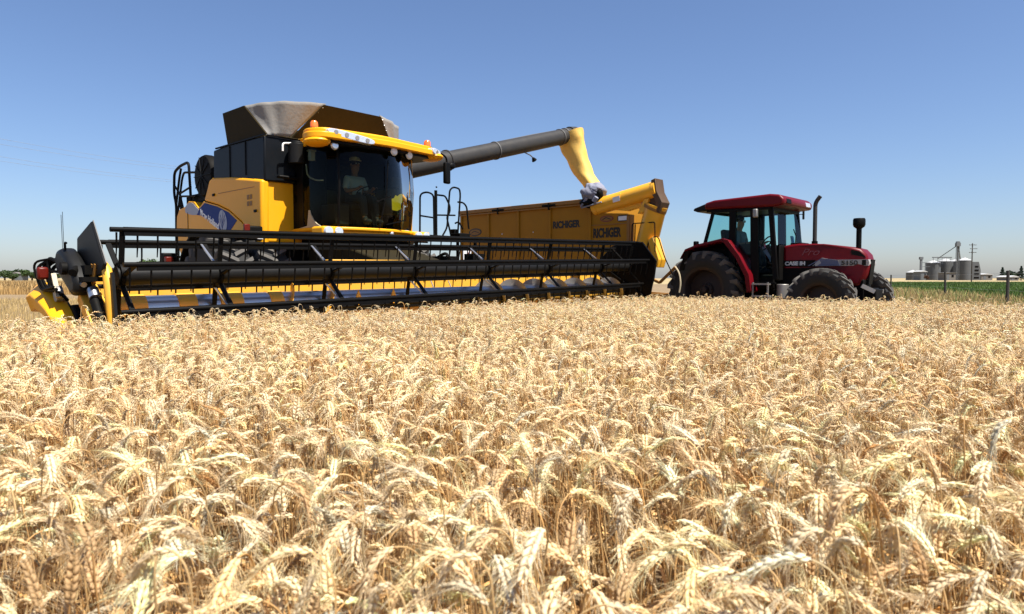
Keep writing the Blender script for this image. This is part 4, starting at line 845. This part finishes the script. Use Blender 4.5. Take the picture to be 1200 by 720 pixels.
m = MB(); m.cyl((.3,0,h), (6.6,8,zz(304, D)), .22, seg=10); m.build('spout_pipe', GALV, t); m = MB(); m.cyl((-.3,0,h), (-6,6,zz(304, D)), .18, seg=10); m.build('spout_pipe', GALV, t)
x, y = bp(1103, D-4)
t = empty('catwalk', (x, y, 0)); tag(t, 'horizontal conveyor catwalk running over the silo roofs', 'catwalk')
m = MB(); z = zz(302.3, D); m.box((0,0,z), (9.6,.8,.5))
m.build('conveyor', GREYD, t)
for k in range(5):
    m = MB(); m.bar((-4.4+2.2*k,0,z-3.2), (-4.4+2.2*k,0,z), .12, .12); m.build('support', GREYD, t)
x, y = bp(1078.5, D-6)
t = empty('elevator_tower', (x, y, 0)); tag(t, 'shorter dark elevator tower at the left end of the silos', 'elevator tower')
m = MB(); h = zz(304, D); m.box((0,0,h/2), (.9,.8,h)); m.build('shaft', GREYD, t); m = MB(); m.box((0,0,h+.3), (1.6,1.2,1.3)); m.build('tower_head', GREYD, t)
m = MB(); m.bar((0,0,zz(308.5, D)), (4.6,0,zz(308.5, D)), .25, .3); m.bar((0,0,zz(313, D)), (4.4,0,zz(313, D)), .2, .2); m.bar((2.2,0,0), (2.2,0,zz(308.5, D)), .3, .3); m.build('walkway', GREYD, t)
def shed(px, wpx, top, d, dep, wallm, roofm, label, rise=.8, name='shed', cat='shed'):
    x, y = bp(px, d); w_ = wpx/800*d; h = zz(top, d)-rise
    t = empty(name, (x, y, 0)); tag(t, label, cat)
    m = MB(); m.box((0,dep/2,h/2), (w_,dep,h)); wl = m.build('wall', wallm, t)
    m = MB(); m.prism([(-w_/2-.3,h),(w_/2+.3,h),(w_/2+.3,h+.15),(0,h+rise),(-w_/2-.3,h+.15)], 'Y', -.3, dep+.3); m.build('roof', roofm, t)
    m = MB(); m.box((-w_*.2,-.03,h*.42), (w_*.22,.06,h*.8)); m.build('door', GREYD, t)
    m = MB(); m.box((w_*.22,-.03,h*.6), (w_*.2,.06,h*.35)); m.build('window', BLKM, t)
    return t
shed(1082, 7, 317, D-14, 6, GREYD, ROOFM, 'small dark shed with a pale roof in front of the left silo')
shed(1113, 13, 319.5, D-25, 5, CONC, CONC, 'low flat concrete hopper shed at the foot of the silos', rise=.3)
shed(1156, 13, 320.5, D+10, 10, CONC, ROOFM, 'low shed with a white roof right of the silos')
shed(1188, 10, 323, D-60, 8, CONC, ROOFM, 'low pale farmhouse among the dark trees at the right', name='farmhouse', cat='house')
shed(18, 8, 319, 292, 6, GREYD, CONC, 'farmhouse with grey roof among the trees at the left edge', name='farmhouse', cat='house')
x, y = bp(1143.5, D+2)
t = empty('grain_dryer', (x, y, 0)); tag(t, 'grey stacked grain dryer with dark openings beside the right silo', 'grain dryer')
h = zz(307, D); m = MB(); m.prism([(-2.2,0),(2.2,0),(2.2,h*.55),(1.2,h),(-2.2,h)], 'Y', 0, 4); m.build('dryer_body', GALV, t)
for k in range(4):
    m = MB(); m.box((.1,-.06,h*(.14+.2*k)), (2.6-.3*k,.12,h*.09)); m.build('dryer_opening', BLKM, t)
# utility pole by the silos
def upole(x, y, h, label, arms=2, r=.16, grp=None):
    t = empty('utility_pole', (x, y, 0)); tag(t, label, 'utility pole', grp)
    m = MB(); m.tube([(0,0,0),(0,0,h)], [r, r*.7], 10); m.build('pole', WOODD, t)
    for k in range(arms):
        m = MB(); m.box((.0 if k % 2 == 0 else .25,-r,h-.5-1.1*k), (2.1,.12,.14)); ca = m.build('cross_arm', WOODD, t)
        for q in (-.95,-.4,.4,.95):
            mm = MB(); mm.lathe([(.05,0),(.06,.08),(.03,.16),(0,.17)], (q+(.0 if k % 2 == 0 else .25),-r,h-.43-1.1*k), 'Z', 8); mm.build('insulator', STEELD, ca)
    return t
x, y = bp(1138, 200); upole(x, y, zz(285.5, 200), 'dark wooden utility pole with three short cross arms, in front of the right silo', 3, .19)
# overhead line, upper left
xa, ya = -34.5, 36.0; xb, yb = -23.3, 62.0
upole(xa, ya, 10.2, 'wooden pole carrying the overhead wires beyond the left edge', 2)
upole(xb, yb, 10.9, 'wooden pole carrying the overhead wires behind the harvester', 2)
for k, (dz, off) in enumerate(((-.45,-.95),(-.45,.95),(-1.55,-.6),(-1.55,1.1))):
    m = MB(); p = []
    for i in range(17):
        f = i/16; p.append((xa+(xb-xa)*f+off, ya+(yb-ya)*f-.16, 10.2+dz+(10.9-10.2)*f - .5*4*f*(1-f)))
    m.tube(p, .008, 5); o = m.build('overhead_wire', WIREM); tag(o, 'thin dark overhead wire crossing the sky at upper left', 'wire', 'overhead wires at upper left')
# fence
fp_ = [(13.8,14.3),(17.4,24.0),(21.55,34.0),(25.5,46.0),(29.6,58.0),(33.8,70.0)]
ft = empty('wire_fence', (17.4, 24.0, 0)); tag(ft, 'wire fence on dark wooden posts between the wheat and the green crop', 'fence')
for i, (x, y) in enumerate(fp_):
    m = MB(); h = 1.34 + .05*((i*7) % 3); rx = x-17.4; ry = y-24.0; m.tube([(rx,ry,0),(rx+.02,ry,h*.5),(rx-.01+.03*(i % 2),ry,h)], [.055,.052,.048], 8); m.build('post', WOODD, ft)
for z in (.35,.7,1.05,1.3):
    m = MB(); p = []
    for i in range(len(fp_)-1):
        a, b = fp_[i], fp_[i+1]
        for q in range(4): f = q/4; p.append((a[0]+(b[0]-a[0])*f-17.4, a[1]+(b[1]-a[1])*f-24, z-.03*4*f*(1-f)))
    p.append((fp_[-1][0]-17.4, fp_[-1][1]-24, z)); m.tube(p, .003, 4); m.build('wire', STEELD, ft)
# numpy mesh of triangles with a colour per vertex
def tri_mesh(name, V, F, Cc, m, smooth=True):
    me = bpy.data.meshes.new(name); V = np.asarray(V, np.float32); F = np.asarray(F, np.int32)
    me.vertices.add(len(V)); me.vertices.foreach_set('co', V.ravel())
    me.loops.add(F.size); me.loops.foreach_set('vertex_index', F.ravel())
    me.polygons.add(len(F)); me.polygons.foreach_set('loop_start', np.arange(0, F.size, 3, dtype=np.int32))
    me.polygons.foreach_set('loop_total', np.full(len(F), 3, np.int32))
    me.polygons.foreach_set('use_smooth', np.full(len(F), smooth))
    at = me.attributes.new('tint', 'FLOAT_COLOR', 'POINT'); at.data.foreach_set('color', np.concatenate([np.asarray(Cc, np.float32), np.ones((len(V), 1), np.float32)], 1).ravel())
    me.update(calc_edges=True); me.materials.append(m)
    o = bpy.data.objects.new(name, me); col.objects.link(o); return o
def tree(px, top, wpx, d, shape, label, grp, seed, base=(.045,.075,.022)):
    x, y = bp(px, d); h = zz(top, d); wd = wpx/800*d; rr = np.random.default_rng(seed)
    t = empty('tree' if shape == 'round' else 'conifer_tree', (x, y, 0)); tag(t, label, 'tree', grp)
    m = MB(); m.tube([(0,0,0),(.1,0,h*.35),(0,.05,h*.8)], [.06*wd,.05*wd,.02*wd], 8)
    for k in range(5):
        a = k*1.3; m.tube([(0,0,h*(.25+.1*k)),(wd*.3*math.cos(a),wd*.3*math.sin(a),h*(.45+.1*k))], [.02*wd,.006*wd], 5)
    m.build('trunk', BARK, t)
    n = 1100
    if shape == 'round':
        nb = 9; cs = np.stack([rr.uniform(-.34,.34,nb)*wd, rr.uniform(-.3,.3,nb)*wd, rr.uniform(.38,.8,nb)*h], 1); rs = rr.uniform(.14,.24,nb)
        k = rr.integers(0, nb, n); dv = rr.normal(size=(n,3)); dv /= np.linalg.norm(dv, axis=1)[:,None]
        P = cs[k] + dv*(rs[k]*rr.uniform(.55,1.08,n))[:,None]*np.array([wd,wd,h*.95]); P[:,2] = np.clip(P[:,2], h*.08, h)
    else:
        f = rr.uniform(0,1,n)**.8; a = rr.uniform(0,2*np.pi,n); r = wd*.5*(1-f)*(.75+.35*np.sin(f*34))*rr.uniform(.55,1.05,n)+.05*wd
        P = np.stack([r*np.cos(a), r*np.sin(a), h*(.08+.92*f)-r*.15], 1)
    s = .05*wd*rr.uniform(.6,1.4,n)
    A = rr.normal(size=(n,3)); A /= np.linalg.norm(A, axis=1)[:,None]; Bv = np.cross(A, rr.normal(size=(n,3))); Bv /= np.linalg.norm(Bv, axis=1)[:,None]
    V = np.stack([P-A*s[:,None]-Bv*s[:,None]*.5, P+A*s[:,None]-Bv*s[:,None]*.5, P+A*s[:,None]*.8+Bv*s[:,None]*.6, P-A*s[:,None]*.8+Bv*s[:,None]*.6], 1).reshape(-1,3)
    i = np.arange(n)*4; F = np.concatenate([np.stack([i,i+1,i+2],1), np.stack([i,i+2,i+3],1)])
    cc = np.array(base)*rr.uniform(.6,1.5,(n,1)); Cc = np.repeat(cc, 4, 0)
    o = tri_mesh('crown', V, F, Cc, TREEM, False); o.parent = t
g1 = 'dark trees on the left horizon'
for k, (px, top, wpx, d) in enumerate(((-6,314.5,24,300),(6,317,16,290),(15,319.5,14,284),(27,315.5,20,296),(38,318,18,288),(50,318,20,305),(66,321,20,320),(90,321,22,330),(112,321,20,318),(134,320,22,326))):
    tree(px, top, wpx, d, 'round', 'low bushy dark tree in the row on the left horizon', g1, 20+k)
for k, (px, top, wpx, d) in enumerate(((160,304.5,18,300),(174,302.5,22,296),(190,306,18,300),(208,311,20,310),(228,313,20,318))):
    tree(px, top, wpx, d, 'round', 'taller green tree seen through the reel behind the header', 'trees seen through the reel', 40+k, (.06,.1,.03))
tree(1174, 313.5, 9, 300, 'conifer', 'dark pointed conifer at the left end of the clump by the right edge', None, 61, (.02,.04,.025))
tree(1196, 312.0, 9, 300, 'conifer', 'dark pointed conifer nearest the right edge, the tallest of its clump', None, 62, (.02,.04,.025))
tree(1181, 317, 12, 304, 'round', 'rounded dark tree between the two pointed conifers', None, 63, (.025,.05,.025))
tree(1190, 318, 12, 308, 'round', 'low dark bush beside the farmhouse at the right edge', None, 64, (.03,.05,.025))
tree(1214, 316, 18, 305, 'round', 'dark bushy tree just beyond the right edge', None, 65, (.025,.05,.025))
tree(1085, 322.5, 6, D-30, 'round', 'small reddish bush at the foot of the left silo', None, 66, (.10,.05,.03))
# ------------------------------------------------------------------ the wheat: real ears, awns, stems and dry leaves, finest near the camera
def ear_plant(rg, lod):
    """one wheat plant, top scaled to z = 1 later; returns verts, tris, colours"""
    V = []; F = []; Cc = []; nv = 0
    def put(v, f, c):
        nonlocal nv
        V.append(np.asarray(v, float)); F.append(np.asarray(f, int)+nv); nv += len(v); Cc.append(np.tile(c, (len(v), 1)) if np.ndim(c) == 1 else np.asarray(c))
    Ls = .74; Le = rg.uniform(.075,.105); bend = R(rg.choice([rg.uniform(8,50), rg.uniform(65,115), rg.uniform(125,172)], p=[.26,.27,.47])); neck = rg.uniform(.025,.10)
    tilt = R(rg.uniform(0,10)); N = 60; tot = Ls+Le; s = np.linspace(0, tot, N)
    g = np.clip((s-(Ls-neck))/(neck+Le*.7), 0, 1); phi = tilt + (bend-tilt)*(g*g*(3-2*g))
    x = np.concatenate([[0], np.cumsum(np.sin(phi[:-1])*np.diff(s))]); z = np.concatenate([[0], np.cumsum(np.cos(phi[:-1])*np.diff(s))])
    wob = .012*np.sin(s*7+rg.uniform(0,6)); 
    def at(q): return np.array([np.interp(q, s, x), np.interp(q, s, wob), np.interp(q, s, z)])
    def dr(q): a = np.interp(q, s, phi); return np.array([math.sin(a), 0, math.cos(a)])
    yv = np.array([0,1.,0])
    stc = np.array([.64,.415,.18])*rg.uniform(.85,1.12)
    erc = np.array([.90,.69,.41])*rg.uniform(.88,1.1)
    # stem
    seg = {0: 14, 1: 9, 2: 6}[lod]; ns = 3; qs = np.concatenate([np.linspace(0, Ls-neck, max(3, seg//3)), np.linspace(Ls-neck, Ls, seg-max(3, seg//3)+1)[1:]])
    r = .0017 if lod < 2 else .0024; vs = []
    for q in qs:
        d = dr(q); n = np.cross(yv, d); p = at(q)
        for k in range(ns): a = 2*math.pi*k/ns; vs.append(p + (yv*math.cos(a)+n*math.sin(a))*r)
    fs = []
    for i in range(len(qs)-1):
        for k in range(ns): a, b = i*ns+k, i*ns+(k+1) % ns; fs += [(a, b, b+ns), (a, b+ns, a+ns)]
    put(vs, fs, stc)
    # leaves
    for _ in range({0: 2, 1: 2, 2: 1}[lod]):
        if rg.random() < .3: continue
        q = rg.uniform(.18,.62)*Ls; p = at(q); az = rg.uniform(0, 2*math.pi); hd_ = np.array([math.cos(az), math.sin(az), 0]); sd_ = np.array([-math.sin(az), math.cos(az), 0])
        L = rg.uniform(.10,.24); n = {0: 7, 1: 5, 2: 3}[lod]; e = R(rg.uniform(50,80)); dp = R(rg.uniform(90,190)); tw = rg.uniform(-1.5,1.5); wd = rg.uniform(.004,.0075)
        vs = []; pp = p.copy()
        for i in range(n+1):
            f = i/n; el = e - dp*f; w_ = wd*math.sin(math.pi*(.18+.82*f))**.7 * (1 if i < n else .1); sv = sd_*math.cos(tw*f)+np.array([0,0,1])*math.sin(tw*f)
            vs += [pp-sv*w_, pp+sv*w_]; pp = pp + (hd_*math.cos(el)+np.array([0,0,1])*math.sin(el))*L/n
        fs = []
        for i in range(n): a = 2*i; fs += [(a, a+1, a+3), (a, a+3, a+2)]
        put(vs, fs, stc*rg.uniform(.8,1.25)*np.array([1,.98,.95]))
    # ear
    rows = {0: 26, 1: 18, 2: 7}[lod]
    for i in range(rows):
        f = (i+.5)/rows; q = Ls + Le*f*.97; p = at(q); d = dr(q); n = np.cross(yv, d); sd = 1 if i % 2 else -1
        env = math.sin(math.pi*(.14+.78*f))**.5
        out = (yv*sd*math.cos(.35*math.sin(i*2.1))+n*.45*math.sin(i*1.7+rg.uniform(0,.8))); out /= np.linalg.norm(out)
        ax = d*math.cos(.36)+out*math.sin(.36); ax /= np.linalg.norm(ax); b1 = np.cross(ax, n if abs(ax@n) < .9 else yv); b1 /= np.linalg.norm(b1); b2 = np.cross(ax, b1)
        if lod == 2: ln, wd, tk = .022, .0070, .0062
        elif lod == 1: ln, wd, tk = .0140, .0042, .0038
        else: ln, wd, tk = .0132, .0041, .0034
        ln *= env*rg.uniform(.9,1.1); c0 = p + out*.0028*env
        if lod == 0: prof = [(0,.35),(.22,.95),(.55,1.0),(.85,.5)]; kk = 5
        elif lod == 1: prof = [(.0,.5),(.45,1.0)]; kk = 4
        else: prof = [(.4,1.0)]; kk = 3
        vs = [c0-ax*.002] ; fs = []
        for (t, w_) in prof:
            for k in range(kk): a = 2*math.pi*k/kk; vs.append(c0+ax*ln*t+(b1*math.cos(a)*wd+b2*math.sin(a)*tk)*w_*env)
        vs.append(c0+ax*ln*1.12); m_ = len(prof)
        for k in range(kk): fs.append((0, 1+(k+1) % kk, 1+k))
        for j in range(m_-1):
            for k in range(kk): a = 1+j*kk+k; b = 1+j*kk+(k+1) % kk; fs += [(a, b, b+kk), (a, b+kk, a+kk)]
        tp = len(vs)-1
        for k in range(kk): fs.append((1+(m_-1)*kk+k, 1+(m_-1)*kk+(k+1) % kk, tp))
        put(vs, fs, erc*rg.uniform(.86,1.12))
        # awns
        if lod < 2 or i % 2 == 0:
            for _ in range((1 + (rg.random() < .5)) if lod == 0 else 1):
                tipd = ax*.9+out*rg.uniform(.0,.3)+np.array([0,0,-.25])*rg.uniform(0,1)+rg.normal(size=3)*.10; tipd /= np.linalg.norm(tipd)
                L = rg.uniform(.03,.062)*(.7+.5*f); p0 = c0+ax*ln; w_ = {0: .0005, 1: .0008, 2: .0013}[lod]; sv = np.cross(tipd, rg.normal(size=3)); sv /= np.linalg.norm(sv)
                mid = p0+tipd*L*.55; end = p0+tipd*L+np.array([0,0,-.10])*L
                if lod == 0:
                    s2 = np.cross(tipd, sv)
                    put([p0-sv*w_, p0+sv*w_*.5+s2*w_*.87, p0+sv*w_*.5-s2*w_*.87, mid-sv*w_*.7, mid+sv*w_*.35+s2*w_*.6, mid+sv*w_*.35-s2*w_*.6, end], [(0,1,4),(0,4,3),(1,2,5),(1,5,4),(2,0,3),(2,3,5),(3,4,6),(4,5,6),(5,3,6)], erc*1.04)
                else: put([p0-sv*w_, p0+sv*w_, end], [(0,1,2)], erc*1.04)
    V = np.concatenate(V); F = np.concatenate(F); Cc = np.concatenate(Cc); k = 1.0/V[:,2].max()
    return V, F, Cc, k, bend
CI = Matrix(((.7318,.6815),(-.6815,.7318))).inverted()
def in_wheat(x, y):
    X = CI[0][0]*(x+.91)+CI[0][1]*(y-11.2); Y = CI[1][0]*(x+.91)+CI[1][1]*(y-11.2)
    edge = .62 + .10*np.sin(Y*5.1)*np.sin(Y*1.7+1) 
    edge = np.where(Y > 5.5, -3.5, edge)
    return (X > edge) & (Y < 6.05 + .08*np.sin(X*4.3))
def field_noise(x, y):
    return (np.sin(x*1.9+y*.7+1)+np.sin(x*.8-y*1.6+2)+np.sin(x*3.7+y*2.9)+.7*np.sin(-x*6.1+y*5.3))/3.7
def scatter(lod, d0, d1, dens, marg, inner=None):
    A = (2*(.75*d1+marg))*(d1-d0+.4); n = int(A*dens); y = rng.uniform(d0-.3, d1, n); x = rng.uniform(-1, 1, n)*(.75*d1+marg)
    d = np.hypot(x, y); keep = (np.abs(x) < .75*np.maximum(y, 0)+marg) & (y < d1) & (y >= d0) & in_wheat(x, y)
    if inner is not None: keep &= (np.abs(x) > .75*np.maximum(y, 0)+inner) | (y < .34)
    if inner is not None: keep &= np.hypot(x, y) > .55
    return x[keep], y[keep]
WV, WF, WC = [], [], []; nvt = 0
for lod, d0, d1, dens, marg, nvar, inner in ((0, .34, 2.3, 320, .5, 64, None), (1, 2.3, 5.2, 380, 1.0, 48, None), (2, 5.2, 17.0, 380, 1.8, 36, None), (1, -.9, 2.3, 300, 3.6, 48, .5), (2, 2.3, 5.2, 320, 4.2, 36, 1.0), (2, 5.2, 17.0, 260, 5.0, 36, 1.8)):
    x, y = scatter(lod, d0, d1, dens, marg, inner)
    vi = rng.integers(0, nvar, len(x)); az = np.where(rng.random(len(x)) < .45, rng.normal(2.9, .9, len(x)), rng.uniform(0, 2*np.pi, len(x)))
    fn = field_noise(x, y); fn2 = field_noise(x*.33+5, y*.33)
    hz = .665 + .035*fn + .02*fn2 + rng.normal(0, .05, len(x)); hz = np.where(rng.random(len(x)) < .03, hz+rng.uniform(.03,.10,len(x)), hz)
    dd = np.hypot(x, y); hz = np.minimum(hz, np.where(dd < .62, .60, 2.0)); 
    lx = rng.normal(-.02, .07, len(x)); ly = rng.normal(0, .07, len(x)); wd = rng.uniform(.82, 1.2, len(x))
    tn = (1 + rng.normal(0, .10, len(x)) + .07*fn2); red = rng.normal(0, .06, len(x)); grn = rng.random(len(x)) < .0; drk = rng.random(len(x)) < .05
    for v in range(nvar):
        pv, pf, pc, k, bd = ear_plant(np.random.default_rng(1000*lod+v), lod)
        ids = np.nonzero(vi == v)[0]
        if len(ids) == 0: continue
        c, s_ = np.cos(az[ids])[:,None], np.sin(az[ids])[:,None]; sc = (hz[ids]*k)[:,None]; w1 = wd[ids][:,None]
        X = (pv[None,:,0]*c - pv[None,:,1]*s_)*w1; Y = (pv[None,:,0]*s_ + pv[None,:,1]*c)*w1; Z = pv[None,:,2]*sc
        X = X + lx[ids][:,None]*Z + x[ids][:,None]; Y = Y + ly[ids][:,None]*Z + y[ids][:,None]
        WV.append(np.stack([X, Y, Z], 2).reshape(-1, 3).astype(np.float32))
        WF.append((pf[None] + (nvt + np.arange(len(ids))*len(pv))[:,None,None]).reshape(-1, 3).astype(np.int32)); nvt += len(ids)*len(pv)
        cc = pc[None]*tn[ids][:,None,None]*np.stack([1+red[ids], np.ones(len(ids)), 1-red[ids]*1.5], 1)[:,None,:]
        cc = np.where(grn[ids][:,None,None], cc*np.array([.55,.85,.5]), cc); cc = np.where((drk[ids] | ((bd < .9) & (rng.random(len(ids)) < .22)))[:,None,None], cc*np.array([.62,.52,.42]), cc)
        WC.append(np.clip(cc, .01, .9).reshape(-1, 3).astype(np.float32))
wo = tri_mesh('wheat', np.concatenate(WV), np.concatenate(WF), np.concatenate(WC), WHEATM)
tag(wo, 'dense field of ripe golden wheat with nodding bearded ears filling the foreground', 'wheat', kind='stuff')
print('wheat tris', sum(len(f) for f in WF))
del WV, WF, WC
# ------------------------------------------------------------------ blades: stubble, dry grass, weeds along the fence, green crop
def blades(name, x, y, h, wd, colr, label, cat, jit=.25, curve=.35, m=PLNT):
    n = len(x); a = rng.uniform(0, 2*np.pi, n); b = rng.uniform(0, 2*np.pi, n); lean = curve*h*rng.uniform(.2,1,n)
    P0 = np.stack([x, y, np.zeros(n)], 1); S = np.stack([np.cos(a), np.sin(a), np.zeros(n)], 1)*wd[:,None]
    L = np.stack([np.cos(b)*lean, np.sin(b)*lean, h], 1); Mi = P0 + L*np.array([.35,.35,.6]); T = P0+L
    V = np.stack([P0-S, P0+S, Mi-S*.8, Mi+S*.8, T], 1).reshape(-1,3); i = np.arange(n)*5
    F = np.concatenate([np.stack([i,i+1,i+3],1), np.stack([i,i+3,i+2],1), np.stack([i+2,i+3,i+4],1)])
    Cc = np.repeat(np.clip(colr*(1+rng.normal(0, jit, (n,1))), .01, .9), 5, 0)
    o = tri_mesh(name, V, F, Cc, m, False); tag(o, label, cat, kind='stuff'); return o
def pick(n, x0, x1, y0, y1, test):
    x = rng.uniform(x0, x1, n); y = rng.uniform(y0, y1, n); k = test(x, y); return x[k], y[k]
# stubble on the cut ground
x, y = pick(150000, -26, 16, 6, 34, lambda x, y: ~in_wheat(x, y) & (np.abs(x) < .75*y+2.5) & (rng.random(len(x)) < np.clip(9/y, .1, 1)) & (x < .42*y+4.5))
blades('stubble', x, y, rng.uniform(.10,.26,len(x)), rng.uniform(.003,.007,len(x))*np.clip(y/12, 1, 3), np.tile((.52,.38,.17), (len(x),1)), 'short cut straw stubble on the harvested ground', 'stubble', .2, .25)
# tall dry grass, far left
x, y = pick(60000, -75, -22, 46, 92, lambda x, y: (x < -.42*y) & (x > -.86*y))
blades('dry_grass', x, y, rng.uniform(.35,.95,len(x)), rng.uniform(.02,.05,len(x)), np.tile((.46,.30,.12), (len(x),1)), 'tall tan dry grass standing beyond the stubble on the left', 'dry grass', .2, .4)
# weeds along the fence
def near_fence(x, y):
    px = np.interp(y, [p[1] for p in fp_], [p[0] for p in fp_]); return (x > px-4.2) & (x < px+2.2)
x, y = pick(60000, 8, 40, 13, 72, near_fence); q = rng.random(len(x))[:,None]; fx = np.interp(y, [p[1] for p in fp_], [p[0] for p in fp_])
cl = np.where(q < .62, np.array([[.42,.30,.13]]), np.where(q < .85, np.array([[.30,.30,.10]]), np.array([[.10,.17,.04]])))
blades('weeds', x, y, rng.uniform(.25,.72,len(x))*np.where(x < fx-1.2, .9, .8), rng.uniform(.006,.016,len(x))*np.clip(y/20, 1, 3), cl, 'mixed dry and green weeds growing along the wire fence', 'weeds', .25, .5)
# green crop beyond the fence
x, y = pick(150000, 15, 130, 22, 122, lambda x, y: (x > np.interp(y, [14,70,122], [16.5,36.5,55])) & (x < .9*y+6))
fn = field_noise(x*.12, y*.12)
blades('green_crop', x, y, rng.uniform(.35,.58,len(x))+.04*fn, rng.uniform(.02,.05,len(x))*np.clip(y/50, .5, 2.2), np.array([.075,.125,.025])*(1+.2*fn[:,None]), 'strip of low bright green crop beyond the wire fence', 'green crop', .3, .5)
